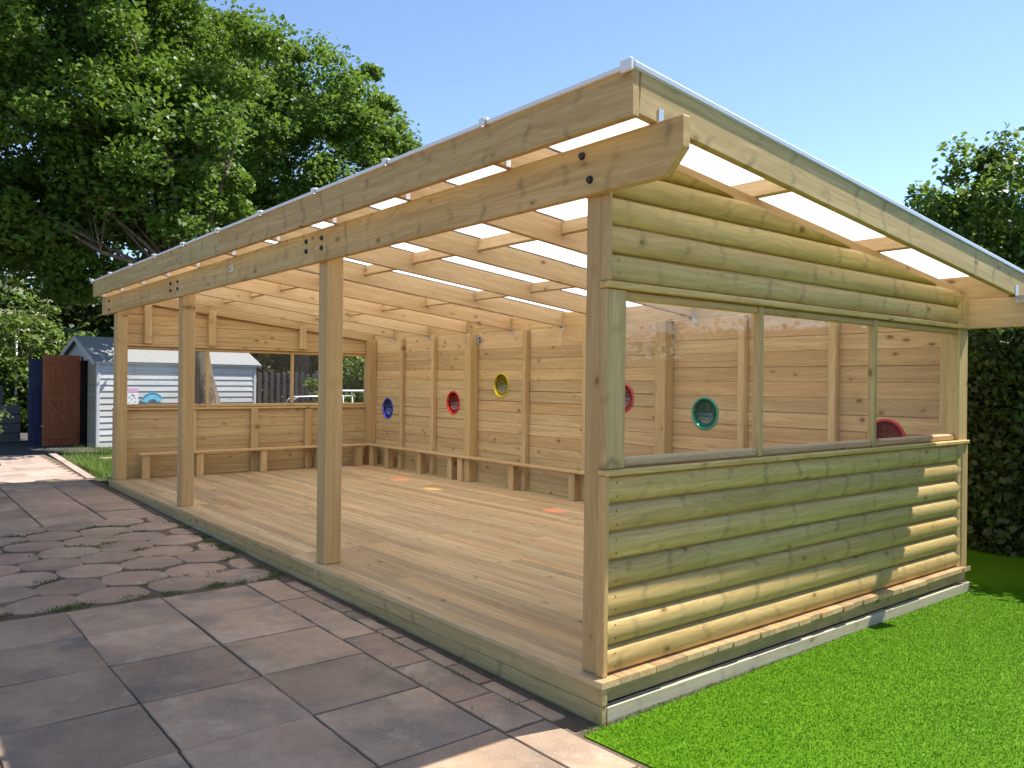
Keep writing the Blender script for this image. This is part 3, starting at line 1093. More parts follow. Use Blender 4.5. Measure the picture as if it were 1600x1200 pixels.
LP = (1.165 - D) / 7
topcut = ((0, 0, rbot(0) + 0.012), (0, SL, 1))
for side, xb in ((1, -0.087), (-1, -9.402)):
    ya, yb = (0.081, 3.962)
    for k in range(7):
        log_board(ya, yb, D + LP * (k + 0.5), xb, side)
    for k in range(5):
        z = 2.086 + LP * (k + 0.5)
        ytop = (2.733 + 0.012 - (z - LP / 2)) / SL
        if ytop < ya + 0.05:
            continue
        need_cut = (2.733 + 0.012 - SL * yb) < z + LP / 2
        log_board(ya, min(yb, ytop + 0.02), z, xb, side, topcut if need_cut else None)
    xo = (xb, xb + 0.066) if side > 0 else (xb - 0.066, xb)
    # ledge under and trim over the window band
    span('sill_rail', xo, (0.045, 4.062), (1.166, 1.194), 'y', 'log', sh, 0.005)
    span('head_rail', xo, (0.045, 4.062), (2.052, 2.084), 'y', 'log', sh, 0.005)
    xc = (xb, xb + 0.052) if side > 0 else (xb - 0.052, xb)
    span('corner_batten', xc, (0.047, 0.079), (D, 1.164), 'z', 'post', sh)
    span('corner_batten', xc, (3.964, 4.060), (D, 1.164), 'z', 'post', sh)
    span('corner_batten', xc, (0.055, 0.079), (2.086, 2.70), 'z', 'post', sh)
    span('corner_batten', xc, (3.964, 4.060), (2.086, 2.285), 'z', 'post', sh)
    xp = xb - 0.0235 if side > 0 else xb + 0.0235
    board('sloping_plate', (xp, 0.195, rbot(0.195) + 0.020), (xp, 4.03, rbot(4.03) + 0.020), 0.042, 0.118, 'post' if side > 0 else 'wall', sh, nrm_up)
    # jambs either side of the windows
    xj = (xb, xb + 0.044) if side > 0 else (xb - 0.044, xb)
    span('jamb', xj, (0.054, 0.188), (1.196, 2.050), 'z', 'post' if side < 0 else 'beam', sh)
    span('jamb', xj, (3.905, 4.058), (1.196, 2.050), 'z', 'post', sh)
    # windows: three panes between mullions
    edges = [0.19, 1.315, 2.625, 3.903]
    for w in range(3):
        a, b = edges[w], edges[w + 1]
        a2 = a + (0.0225 if w else 0.0)
        b2 = b - (0.0225 if w < 2 else 0.0)
        xf = (xb - 0.012, xb + 0.030) if side > 0 else (xb - 0.030, xb + 0.012)
        fr = span('window_sill', xf, (a2 + 0.001, b2 - 0.001), (1.196, 1.246), 'y', 'pink' if side > 0 else 'wall', sh, 0.012)
        span('window_head', xf, (a2 + 0.001, b2 - 0.001), (2.008, 2.050), 'y', 'post', sh, 0.010)
        bmx = bmesh.new()
        vs = [bmx.verts.new((0, yy, zz)) for yy, zz in ((-(b2 - a2) / 2 - 0.008, -0.384), ((b2 - a2) / 2 + 0.008, -0.384), ((b2 - a2) / 2 + 0.008, 0.384), (-(b2 - a2) / 2 - 0.008, 0.384))]
        bmx.faces.new(vs)
        link('pane', bm_mesh('pane', bmx), 'pane', fr, Matrix.Translation((xb + 0.004 * side, (a2 + b2) / 2, 1.627)))
    for y in edges[1:3]:
        xm = (xb - 0.012, xb + 0.036) if side > 0 else (xb - 0.036, xb + 0.012)
        span('mullion', xm, (y - 0.022, y + 0.022), (1.196, 2.050), 'z', 'post', sh, 0.006)
# inside studs of the far end wall
XI = -9.400
for y0_, y1_, z0, z1 in ((1.09, 1.135, D, 1.150), (1.95, 2.06, D, 1.163), (2.82, 2.93, D, 1.150), (0.42, 0.52, 2.09, 2.70), (1.31, 1.41, 2.09, 2.60), (2.72, 2.82, 2.09, 2.45)):
    span('stud', (XI + 0.002, XI + 0.072), (y0_, y1_), (z0, z1), 'z', 'wall', sh, 0.006)
span('inner_sill', (XI + 0.002, XI + 0.05), (0.192, 3.898), (1.166, 1.192), 'y', 'wall', sh)
span('inner_head', (XI + 0.002, XI + 0.03), (0.192, 3.898), (2.054, 2.084), 'y', 'wall', sh)

# --- back wall boards with round holes for the portholes
PORT = [(-8.88, 1.163, 'blue'), (-7.02, 1.304, 'red'), (-5.90, 1.565, 'yellow'), (-3.68, 1.442, 'red'), (-2.54, 1.309, 'green'), (-0.674, 1.165, 'red')]
HR = 0.150
BP = (2.058 - D) / 13


def holed_board(x0, x1, z0, z1, y0, y1):
    hs = [p for p in PORT if x0 < p[0] - HR and x1 > p[0] + HR and p[1] - HR < z1 and p[1] + HR > z0]
    if not hs:
        return span('wall_board', (x0, x1), (y0, y1), (z0, z1), 'x', 'wall', sh, 0.0065)
    cx, cz = (x0 + x1) / 2, (z0 + z1) / 2
    bm = bmesh.new()
    cuts = [x0]
    for p in hs:
        for k in range(17):
            cuts.append(p[0] - HR * math.cos(math.pi * k / 16))
    cuts.append(x1)

    def ins(z, Y):       # chamfer of the front edges along the joints
        if Y == y0:
            if abs(z - z0) < 1e-6: return z0 + 0.0055
            if abs(z - z1) < 1e-6: return z1 - 0.0055
        return z

    def prism(xa, xb, la, lb, ha, hb):
        if max(ha - la, hb - lb) < 1e-4:
            return
        q = [bm.verts.new((X - cx, Y - (y0 + y1) / 2, Z - cz)) for Y in (y0, y1) for X, Z in ((xa, ins(la, Y)), (xb, ins(lb, Y)), (xb, ins(max(hb, lb), Y)), (xa, ins(max(ha, la), Y)))]
        for f in ((0, 1, 2, 3), (7, 6, 5, 4), (0, 4, 5, 1), (3, 2, 6, 7), (1, 5, 6, 2), (0, 3, 7, 4)):
            try:
                bm.faces.new([q[i] for i in f])
            except ValueError:
                pass

    def chord(x):
        for p in hs:
            if abs(x - p[0]) <= HR + 1e-9:
                h = math.sqrt(max(0, HR * HR - (x - p[0]) ** 2))
                return p[1] - h, p[1] + h
        return None
    for a, b in zip(cuts[:-1], cuts[1:]):
        mid = chord((a + b) / 2)
        if mid is None:
            prism(a, b, z0, z0, z1, z1)
        else:
            ca, cb = chord(a), chord(b)
            if ca is None or cb is None:
                continue
            lo = lambda v: min(max(v, z0), z1)
            prism(a, b, z0, z0, lo(ca[0]), lo(cb[0]))
            prism(a, b, lo(ca[1]), lo(cb[1]), z1, z1)
    return link('wall_board', bm_mesh('wall_board', bm), 'wall', sh, Matrix.Translation((cx, (y0 + y1) / 2, cz)))


for a, b in ((-9.40, -6.50), (-6.497, -3.03), (-3.027, -0.045)):
    for k in range(13):
        z0 = D + BP * k + 0.0005
        dy = random.gauss(0, 0.0012)
        holed_board(a, b, z0, z0 + BP - 0.0006, 4.0405 + dy, 4.0595 + dy)
for xr in (-8.35, -7.45, -5.31, -4.20, -2.03, -1.09):
    span('stud', (xr - 0.075, xr), (3.970, 4.0385), (D, 2.285), 'z', 'wall', sh, 0.006)
for x in (-6.42, -3.035):
    bmx = bmesh.new()
    add_box(bmx, (0.004, 0.06), (-0.004, 0.0), (-0.055, 0.055))
    add_box(bmx, (0.0005, 0.004), (-0.06, 0.0), (-0.055, 0.055))
    pl = link('post_plate', bm_mesh('post_plate', bmx), 'zinc', sh, Matrix.Translation((x + 0.0, 4.0385, 2.19)))
    bolt(pl, x + 0.034, 4.030, 2.215, BS_); bolt(pl, x + 0.034, 4.030, 2.165, BS_)
    bmx = bmesh.new()
    for k in range(3):
        add_box(bmx, (-0.028, -0.002), (-0.012, 0.0), (-0.045 + 0.035 * k, -0.03 + 0.035 * k))
    link('strap', bm_mesh('strap', bmx), 'zinc', sh, Matrix.Translation((x - 0.10, 3.8995, 2.20)))


def dome_mesh():
    bm = bmesh.new()
    rings = []
    for k in range(8):
        a = (math.pi / 2) * k / 8
        r = 0.150 * math.cos(a); dd = 0.11 * math.sin(a)
        rings.append([bm.verts.new((r * math.cos(2 * math.pi * j / 32), dd, r * math.sin(2 * math.pi * j / 32))) for j in range(32)])
    tip = bm.verts.new((0, 0.11, 0))
    for i in range(7):
        for j in range(32):
            bm.faces.new((rings[i][j], rings[i][(j + 1) % 32], rings[i + 1][(j + 1) % 32], rings[i + 1][j]))
    for j in range(32):
        bm.faces.new((rings[7][j], rings[7][(j + 1) % 32], tip))
    bmesh.ops.recalc_face_normals(bm, faces=bm.faces[:])
    return bm_mesh('dome', bm, True)


def rim_mesh():
    bm = bmesh.new()
    prof = [(0.147, 0.0), (0.147, -0.006), (0.151, -0.010), (0.164, -0.008), (0.169, -0.003), (0.169, 0.0)]
    n = 40
    rg = [[bm.verts.new((r * math.cos(2 * math.pi * j / n), y, r * math.sin(2 * math.pi * j / n))) for r, y in prof] for j in range(n)]
    for j in range(n):
        for k in range(len(prof)):
            a, b = rg[j], rg[(j + 1) % n]
            k2 = (k + 1) % len(prof)
            bm.faces.new((a[k], a[k2], b[k2], b[k]))
    bmesh.ops.recalc_face_normals(bm, faces=bm.faces[:])
    return bm_mesh('rim', bm, True)


for x, z, c in PORT:
    po = link('porthole_rim', rim_mesh(), 'ring_' + c, sh, Matrix.Translation((x, 4.0385, z)))
    po['label'] = c + ' plastic rim of a round bubble window'
    link('porthole_dome', dome_mesh(), 'dome_' + c, po, Matrix.Translation((x, 4.048, z)))

# ------------------------------------------------------------------ benches


def bench_leg(par, x, y, along):
    """a box frame carrying the seat; 'along' is the axis of the bench"""
    if along == 'x':
        span('leg', (x - 0.052, x + 0.052), (3.858, 3.898), (D + .001, 0.543), 'z', 'wall', par)
        span('leg_block', (x - 0.037, x + 0.037), (3.899, 3.966), (D + .001, 0.543), 'z', 'wall', par)
    else:
        span('leg', (-9.215, -9.175), (y - 0.05, y + 0.05), (D + .001, 0.543), 'z', 'wall', par)
        span('leg_block', (-9.325, -9.216), (y - 0.04, y + 0.04), (D + .001, 0.543), 'z', 'wall', par)


b1 = thing('bench', (-9.28, 2.0, D), 'low pine bench running under the windows of the far end wall', 'bench')
span('seat', (-9.325, -9.150), (0.33, 3.825), (0.545, 0.575), 'y', 'wall', b1, 0.006)
for y in (0.42, 1.15, 2.09, 3.0, 3.70):
    bench_leg(b1, 0, y, 'y')
b2 = thing('bench', (-4.8, 3.95, D), 'long pine bench along the back wall below the coloured round windows', 'bench')
for a, b in ((-9.325, -6.9), (-6.897, -3.3), (-3.297, -0.25)):
    span('seat', (a, b), (3.828, 3.968), (0.545, 0.575), 'x', 'wall', b2, 0.006)
for x in (-9.1, -8.60, -7.66, -6.84, -6.60, -5.46, -4.32, -3.35, -2.3, -1.3, -0.4):
    bench_leg(b2, x, 0, 'x')

# ------------------------------------------------------------------ shed with its open door
Z0 = 0.19
SX, SY0, SY1, SD = -15.5, 1.13, 4.70, 1.9
ZE, ZR = 1.99, 2.48
shed = thing('garden_shed', (SX - 0.9, 2.7, Z0), 'grey painted overlap-board shed with felt roof and open brown door', 'shed')
nb = 14
bh = (ZE - Z0) / nb
for k in range(nb):
    z = Z0 + bh * k
    board('wall_board', (SX - 0.012, SY0 + 0.04, z + bh / 2), (SX - 0.012, SY1 - 0.04, z + bh / 2), 0.018, bh + 0.016, 'shed_wall', shed, (-0.13, 0, 1), 0.002)
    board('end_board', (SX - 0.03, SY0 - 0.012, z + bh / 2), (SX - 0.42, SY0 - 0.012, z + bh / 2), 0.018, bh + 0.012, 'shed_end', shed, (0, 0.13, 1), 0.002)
span('corner_post', (SX - 0.035, SX + 0.012), (SY0 - 0.03, SY0 + 0.038), (Z0, ZE), 'z', 'shed_wall', shed)
span('corner_post', (SX - 0.035, SX + 0.012), (SY1 - 0.038, SY1 + 0.03), (Z0, ZE), 'z', 'shed_wall', shed)
bm = bmesh.new()      # gable over the door, back and far walls
add_box(bm, (SX - SD, SX - SD + 0.02), (SY0, SY1), (Z0, ZE))
add_box(bm, (SX - SD, SX - 0.03), (SY1 - 0.02, SY1), (Z0, ZE))
add_box(bm, (SX - SD, SX - 1.12), (SY0, SY0 + 0.02), (Z0, ZE))
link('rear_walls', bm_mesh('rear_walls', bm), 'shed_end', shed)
for yy in (SY0 - 0.005, SY1 - 0.015):
    bm = bmesh.new()
    q = [bm.verts.new((x, y, z)) for y in (yy, yy + 0.02) for x, z in ((SX, ZE - 0.02), (SX - SD / 2, ZR - 0.03), (SX - SD, ZE - 0.02))]
    for f in ((0, 1, 2), (5, 4, 3), (0, 3, 4, 1), (1, 4, 5, 2), (2, 5, 3, 0)):
        bm.faces.new([q[i] for i in f])
    link('gable', bm_mesh('gable', bm), 'shed_wall', shed)
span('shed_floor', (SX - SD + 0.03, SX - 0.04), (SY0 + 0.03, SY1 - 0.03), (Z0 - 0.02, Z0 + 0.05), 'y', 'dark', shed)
dR = Vector((-SD / 2, 0, ZR - ZE)).normalized()
edge = Vector((SX + 0.07, 0, ZE - 0.055))
ridge = Vector((SX - SD / 2, 0, ZR))
seams = [SY0 - 0.10, SY0 + 1.05, SY0 + 2.15, SY0 + 2.62, SY1 + 0.10]
for a, b in zip(seams[:-1], seams[1:]):
    for s in (0, 1):
        e = edge.copy(); r = ridge.copy()
        if s:
            e.x = 2 * (SX - SD / 2) - e.x
        p0 = Vector((e.x, (a + b) / 2, e.z)); p1 = Vector((r.x, (a + b) / 2, r.z))
        up = Vector((0, 1, 0)).cross(p1 - p0)
        if up.z < 0:
            up = -up
        board('felt_sheet', p0 + up.normalized() * 0.012, p1 + up.normalized() * 0.012, b - a + 0.015, 0.014 + 0.004 * (seams.index(a) % 2), 'felt', shed, up, 0.003)
        if a == seams[0]:
            board('verge_board', Vector((e.x, a - 0.012, e.z - 0.03)), Vector((r.x, a - 0.012, r.z - 0.03)), 0.02, 0.09, 'shed_wall', shed, up, 0.002)
            board('verge_board', Vector((e.x, SY1 + 0.112, e.z - 0.03)), Vector((r.x, SY1 + 0.112, r.z - 0.03)), 0.02, 0.09, 'shed_wall', shed, up, 0.002)
span('eave_batten', (SX + 0.03, SX + 0.062), (SY0 - 0.08, SY1 + 0.08), (ZE - 0.085, ZE - 0.05), 'y', 'shed_wall', shed)
# open ledged and braced door, hinged on the far jamb
DX = -16.22
door = span('door', (DX - 0.012, DX + 0.012), (0.345, 1.06), (Z0 + 0.02, 2.07), 'z', 'door', shed, 0.003)
for k in range(6):
    span('door_plank', (DX + 0.0125, DX + 0.022), (0.347 + k * 0.119, 0.347 + k * 0.119 + 0.116), (Z0 + 0.02, 2.07), 'z', 'door', door, 0.003)
for z in (0.40, 1.18, 1.92):
    span('ledge', (DX + 0.0225, DX + 0.045), (0.375, 1.02), (z - 0.05, z + 0.05), 'y', 'door', door, 0.004)
for za, zb in ((0.46, 1.12), (1.86, 1.24)):
    board('brace', (DX + 0.033, 0.99 if za < 1 else 0.99, za), (DX + 0.033, 0.41, zb), 0.02, 0.08, 'door', door, (0, 0.6, 1), 0.004)
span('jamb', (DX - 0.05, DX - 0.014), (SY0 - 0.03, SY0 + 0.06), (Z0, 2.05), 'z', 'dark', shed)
span('jamb', (SX - 0.46, SX - 0.42), (SY0 - 0.02, SY0 + 0.06), (Z0, 2.0), 'z', 'shed_end', shed)
bm = bmesh.new()
add_box(bm, (-0.006, 0.006), (-0.03, 0.03), (-0.008, 0.008))
link('latch', bm_mesh('latch', bm), 'zinc', door, Matrix.Translation((DX + 0.05, 0.33, 0.62)))

# navy leaf of a gate standing beside the door
gate = thing('gate_leaf', (-16.45, 0.19, 0.2), 'tall navy blue plank gate leaf beside the brown shed door', 'gate')
for k in range(3):
    span('plank', (-16.47, -16.445), (0.035 + 0.103 * k, 0.135 + 0.103 * k), (0.205, 1.985), 'z', 'navy', gate, 0.006)
for z in (0.5, 1.7):
    span('ledge', (-16.50, -16.472), (0.05, 0.33), (z - 0.05, z + 0.05), 'y', 'navy', gate)
bm = bmesh.new(); add_box(bm, (0, 0.02), (-0.04, 0.02), (-0.01, 0.01))
link('gate_latch', bm_mesh('gate_latch', bm), 'zinc', gate, Matrix.Translation((-16.444, 0.345, 0.66)))

# signs on the shed wall
px = SX + 0.022
poster = thing('poster', (px, 1.82, 1.03), 'white poster with pink heading and small dark bird pictures on the shed', 'poster')
span('sheet', (px, px + 0.004), (1.70, 1.94), (1.02, 1.40), 'z', 'sign_white', poster, 0.0)
span('heading', (px + 0.0045, px + 0.007), (1.70, 1.94), (1.315, 1.40), 'y', 'sign_pink', poster, 0.0)
for k, (yy, zz, s, an) in enumerate(((1.83, 1.25, 1.0, -0.5), (1.755, 1.21, 0.6, 0.2), (1.87, 1.195, 0.6, -0.4), (1.80, 1.155, 0.6, 0.4), (1.755, 1.10, 0.5, 0.5), (1.88, 1.115, 0.5, -0.7), (1.83, 1.065, 0.5, 0.3))):
    s *= 0.62
    bm = bmesh.new()
    out = [(-0.055, 0.0), (-0.02, 0.018), (0.02, 0.026), (0.05, 0.012), (0.062, 0.0), (0.03, -0.016), (-0.01, -0.014), (-0.03, -0.022)]
    a = [bm.verts.new((0.0025, s * (p[0] * math.cos(an) - p[1] * math.sin(an)), s * (p[0] * math.sin(an) + p[1] * math.cos(an)))) for p in out]
    b = [bm.verts.new((0.0, v.co.y, v.co.z)) for v in a]
    bm.faces.new(a)
    for i in range(8):
        bm.faces.new((a[i], b[i], b[(i + 1) % 8], a[(i + 1) % 8]))
    link('bird_picture', bm_mesh('bird_picture', bm), 'sign_ink', poster, Matrix.Translation((px + 0.0045, yy, zz)))
arch = thing('arch_sign', (px, 2.3, 1.0), 'sky blue fan-shaped arch sign fixed low on the grey shed wall', 'sign')


def arc_mesh(name, r0, r1, a0, a1, t, n=20):
    bm = bmesh.new()
    f_, b_ = [], []
    for k in range(n + 1):
        a = a0 + (a1 - a0) * k / n
        for lst, xx in ((f_, t), (b_, 0.0)):
            lst.append((bm.verts.new((xx, r0 * math.cos(a), r0 * math.sin(a))), bm.verts.new((xx, r1 * math.cos(a), r1 * math.sin(a)))))
    for k in range(n):
        bm.faces.new((f_[k][0], f_[k][1], f_[k + 1][1], f_[k + 1][0]))
        bm.faces.new((f_[k][1], b_[k][1], b_[k + 1][1], f_[k + 1][1]))
        bm.faces.new((f_[k][0], f_[k + 1][0], b_[k + 1][0], b_[k][0]))
    for k in (0, n):
        bm.faces.new((f_[k][0], b_[k][0], b_[k][1], f_[k][1]))
    bmesh.ops.recalc_face_normals(bm, faces=bm.faces[:])
    return bm_mesh(name, bm)


ac = Matrix.Translation((px, 2.24, 1.05))
link('arch_board', arc_mesh('arch_board', 0.115, 0.265, math.radians(24), math.radians(162), 0.018), 'sign_blue', arch, ac)
a = math.radians(152)
while a > math.radians(34):       # the worn dark lettering reads only as short strokes along the arc
    st_ = math.radians(random.uniform(3.0, 7))
    link('letter_stroke', arc_mesh('letter_stroke', 0.228, 0.248, a - st_, a, 0.004, 3), 'sign_ink', arch, Matrix.Translation((px + 0.0182, 2.24, 1.05)))
    a -= st_ + math.radians(random.choice((1.2, 1.2, 4.0)))
TURN = Matrix.Translation((SX, SY0, 0)) @ Matrix.Rotation(math.radians(10), 4, 'Z') @ Matrix.Translation((-SX, -SY0, 0))
for o in (shed, poster, arch):        # the shed stands slightly turned to the shelter
    o.matrix_world = TURN @ WM[o.name]
tag(span('timber_offcut', (-12.9, -12.84), (0.62, 1.55), (0.175, 0.215), 'y', 'cut', None), 'pale sawn timber offcut lying on the rough grass near the shed', 'timber')

# ------------------------------------------------------------------ far fence, frame, planters
fence = thing('picket_fence', (-17.5, 6.8, 0.2), 'dark stained picket fence seen through the far windows', 'fence')
y = 4.6
k = 0
while y < 9.4:
    h = 1.78 + random.gauss(0, 0.03)
    bm = None
    span('picket', (-17.51, -17.49), (y, y + 0.095), (0.22, h), 'z', 'fence', fence, 0.006)
    y += 0.165
for z in (0.6, 1.45):
    span('rail', (-17.545, -17.512), (4.5, 9.45), (z - 0.04, z + 0.04), 'y', 'fence', fence)
for y in (4.5, 6.9, 9.4):
    span('fence_post', (-17.62, -17.546), (y - 0.04, y + 0.04), (0.15, 1.85), 'z', 'fence', fence)

frm = thing('metal_frame', (-10.9, 4.0, 0.14), 'white tubular metal frame standing just outside the far end windows', 'frame')


def pipe(name, pts, r, mat, par, seg=8):
    bm = bmesh.new()
    tube_bm(bm, pts, [r] * len(pts), seg)
    bmesh.ops.recalc_face_normals(bm, faces=bm.faces[:])
    return link(name, bm_mesh(name, bm, True), mat, par)


pipe('rail', [(-10.7, 3.18, 1.16), (-10.7, 3.24, 1.28), (-10.7, 3.32, 1.315), (-10.7, 4.35, 1.33)], 0.010, 'white_metal', frm)
pipe('rail', [(-11.05, 3.20, 1.14), (-11.05, 3.28, 1.27), (-11.05, 3.36, 1.31), (-11.05, 4.35, 1.33)], 0.010, 'white_metal', frm)
for x in (-10.7, -11.05):
    pipe('leg', [(x, 3.18, 1.16), (x, 3.12, 0.14)], 0.010, 'white_metal', frm)
    pipe('leg', [(x, 4.35, 1.33), (x, 4.40, 0.14)], 0.010, 'white_metal', frm)
    span('top_bar', (x - 0.02, x + 0.02), (3.7, 4.7), (1.40, 1.44), 'y', 'white_metal', frm, 0.01) if x > -10.8 else None
pipe('cross_bar', [(-10.7, 4.0, 1.325), (-11.05, 4.0, 1.325)], 0.012, 'white_metal', frm)
pipe('upright', [(-10.7, 3.75, 1.325), (-10.7, 3.75, 1.40)], 0.012, 'white_metal', frm)
pipe('upright', [(-10.7, 4.34, 1.325), (-10.7, 4.34, 1.40)], 0.012, 'white_metal', frm)

for (x0, x1, y0, y1, hh, lab) in ((-18.1, -17.3, -0.42, 0.02, 0.98, 'stacked grey sleeper planter beside the navy gate leaf'), (-19.6, -18.6, -1.0, -0.15, 1.40, 'taller dark sleeper planter at the left edge behind the grey one')):
    pl = thing('raised_planter', ((x0 + x1) / 2, (y0 + y1) / 2, 0.22), lab, 'planter')
    n = int(hh / 0.2)
    for k in range(n):
        z = 0.225 + k * 0.2
        span('sleeper', (x1 - 0.1, x1), (y0, y1), (z, z + 0.192), 'y', 'sleeper', pl, 0.012)
        span('sleeper', (x0, x1 - 0.102), (y1 - 0.1, y1 - 0.002), (z, z + 0.192), 'x', 'sleeper', pl, 0.012)
        span('sleeper', (x0, x1 - 0.102), (y0 + 0.002, y0 + 0.1), (z, z + 0.192), 'x', 'sleeper', pl, 0.012)
    bm = bmesh.new(); add_box(bm, (x0, x1 - 0.11), (y0 + 0.11, y1 - 0.11), (0.2, 0.2 + n * 0.2 - 0.06))
    link('soil', bm_mesh('soil', bm), 'joint', pl)

mesh_f = thing('mesh_fence', (-20.6, -0.6, 0.26), 'green wire mesh fence with pale post at the far left', 'fence')
pipe('fence_post', [(-20.6, 0.36, 0.2), (-20.6, 0.36, 2.62)], 0.03, 'white_metal', mesh_f)
bm = bmesh.new()
for k in range(13):
    z = 0.4 + k * 0.16
    tube_bm(bm, [(-20.6, -3.0, z), (-20.6, 0.34, z)], [0.006, 0.006], 4)
for k in range(22):
    yy = -3.0 + k * 0.155
    tube_bm(bm, [(-20.6, yy, 0.3), (-20.6, yy, 2.4)], [0.004, 0.004], 4)
link('wire_mesh', bm_mesh('wire_mesh', bm), 'green_mesh', mesh_f)

# ------------------------------------------------------------------ trees, hedge, bushes


def leaf_verts(cent, size, updown=0.5, rng=RNG):
    """kite-shaped, folded leaves"""
    n = len(cent)
    nm = rng.normal(size=(n, 3)); nm[:, 2] = np.abs(nm[:, 2]) + updown
    nm /= np.linalg.norm(nm, axis=1)[:, None]
    d = rng.normal(size=(n, 3))
    d -= nm * (d * nm).sum(1)[:, None]
    d /= np.linalg.norm(d, axis=1)[:, None]
    s = np.cross(nm, d)
    L = (size * (0.65 + 0.7 * rng.random(n)))[:, None]
    P = np.empty((n, 4, 3), dtype=np.float32)
    P[:, 0] = cent - d * L * 0.5
    P[:, 1] = cent + s * L * 0.36 + nm * L * 0.10 + d * L * 0.04
    P[:, 2] = cent + d * L * 0.55 - nm * L * 0.08
    P[:, 3] = cent - s * L * 0.36 + nm * L * 0.10 + d * L * 0.04
    return P.reshape(-1, 3)


def clumps(centre, radii, n, inner=0.45, zmin=None, rng=RNG):
    v = rng.normal(size=(n, 3))
    v /= np.linalg.norm(v, axis=1)[:, None]
    r = inner + (1 - inner) * rng.random(n) ** 0.6
    return np.array(centre) + v * r[:, None] * np.array(radii)


def crown_leaves(C, per, spread, size, flat=0.6, rng=RNG):
    out = []
    for c in C:
        m = int(per * (0.5 + rng.random()))
        sp = spread * (0.55 + 0.8 * rng.random())
        p = rng.normal(size=(m, 3))
        p /= np.maximum(np.linalg.norm(p, axis=1)[:, None], 1e-6)
        p *= (rng.random(m) ** 0.45)[:, None] * sp
        p[:, 2] *= flat
        # droop of the shoot tips
        p[:, 2] -= 0.18 * (p[:, 0] ** 2 + p[:, 1] ** 2) / max(sp, 0.01)
        out.append(c + p)
    return leaf_verts(np.vstack(out), size, rng=rng)


def tree(name, label, cat, base, trunk_top, r0, C, per, spread, size, mat, limb_n=18, fork=0.55, twig=True, flat=0.6):
    t = thing(name, base, label, cat)
    bm = bmesh.new()
    b, tp = Vector(base), Vector(trunk_top)
    pts = [b.lerp(tp, k / 7) + Vector((random.gauss(0, .05), random.gauss(0, .05), 0)) * (1 if 0 < k < 7 else 0) * r0 * 4 for k in range(8)]
    tube_bm(bm, pts, [r0 * (1.18 if k == 0 else 1 - 0.055 * k) for k in range(8)], 16, 0.10)
    idx = list(range(len(C)))
    random.shuffle(idx)
    idx = [q for q in idx if C[q][2] > trunk_top[2] + 0.9] or idx
    for q in idx[:limb_n]:
        e = b.lerp(tp, 1.0).lerp(Vector(C[q]), 0.72)
        k0 = random.uniform(fork, 1.0)
        s = b.lerp(tp, k0)
        mid = s.lerp(e, 0.5) + Vector((random.gauss(0, .25), random.gauss(0, .25), random.uniform(0.1, 0.6)))
        L = [s, s.lerp(mid, 0.5) + Vector((0, 0, 0.1)), mid, mid.lerp(e, 0.55), e]
        rr = r0 * random.uniform(0.13, 0.26)
        tube_bm(bm, L, [rr, rr * 0.75, rr * 0.5, rr * 0.3, rr * 0.1], 7)
        if twig:
            near = sorted(range(len(C)), key=lambda j: (Vector(C[j]) - mid).length)[:7]
            for j in near[1:]:
                e2 = Vector(C[j])
                m2 = mid.lerp(e2, 0.5) + Vector((random.gauss(0, .1), random.gauss(0, .1), 0.12))
                tube_bm(bm, [mid, m2, e2], [rr * 0.32, rr * 0.2, rr * 0.06], 5)
    bmesh.ops.recalc_face_normals(bm, faces=bm.faces[:])
    link('trunk', bm_mesh('trunk', bm, True), 'bark', t)
    link('crown', fast_mesh('crown', crown_leaves(C, per, spread, size, flat), 4), mat, t)
    return t


# big sycamore: trunk in front of the shed, crown leaning to the left
CA = np.vstack([clumps((-15.6, 0.9, 7.6), (3.9, 3.7, 4.3), 400, 0.3), clumps((-17.2, -1.2, 4.7), (3.2, 3.0, 1.7), 95, 0.2), clumps((-16.0, 2.0, 10.5), (2.6, 2.6, 2.0), 40, 0.2)])
CA = np.vstack([CA, clumps((-14.3, 1.7, 6.6), (1.7, 1.7, 2.2), 60, 0.3)])
CA = CA[~((CA[:, 1] > 3.6) & (CA[:, 2] < 8.2))]
tree('sycamore_tree', 'big sycamore with dense dark crown at the left, thick trunk before the shed', 'tree', (-13.4, 2.7, 0.15), (-13.9, 2.4, 3.7), 0.30, CA, 300, 0.60, 0.112, 'leaf_syc', 34, 0.75)
# more distant broad tree to its right
CB = np.vstack([clumps((-23.8, 9.0, 8.4), (4.6, 4.6, 5.2), 320, 0.35), clumps((-22.6, 12.4, 6.8), (2.6, 2.6, 3.4), 70, 0.3), clumps((-24.5, 7.0, 10.8), (2.6, 2.6, 3.0), 60, 0.3)])
tree('broad_tree', 'rounded sunlit tree standing farther back, right of the big sycamore', 'tree', (-23.6, 9.2, 0.25), (-23.7, 9.1, 7.0), 0.32, CB, 280, 0.78, 0.16, 'leaf_far', 16, 0.45)
# young tree over the hedge on the right
CR = np.vstack([clumps((-1.75, 9.45, 3.2), (1.5, 1.4, 1.6), 150, 0.15), clumps((0.2, 10.4, 3.5), (1.6, 1.2, 1.3), 80, 0.2), clumps((-2.45, 8.8, 2.7), (0.9, 0.8, 0.95), 45, 0.2),
                np.array([(-2.15, 8.9, 4.5), (-2.12, 8.9, 4.75), (-1.75, 9.3, 4.6), (-1.7, 9.35, 4.85), (-1.2, 9.8, 4.7), (-1.15, 9.8, 5.0)])])
tree('garden_tree', 'loose leafy tree rising over the dark hedge on the right', 'tree', (-1.2, 9.9, 0.0), (-1.3, 9.8, 3.0), 0.11, CR, 200, 0.30, 0.085, 'leaf_right', 22, 0.35, flat=0.95)


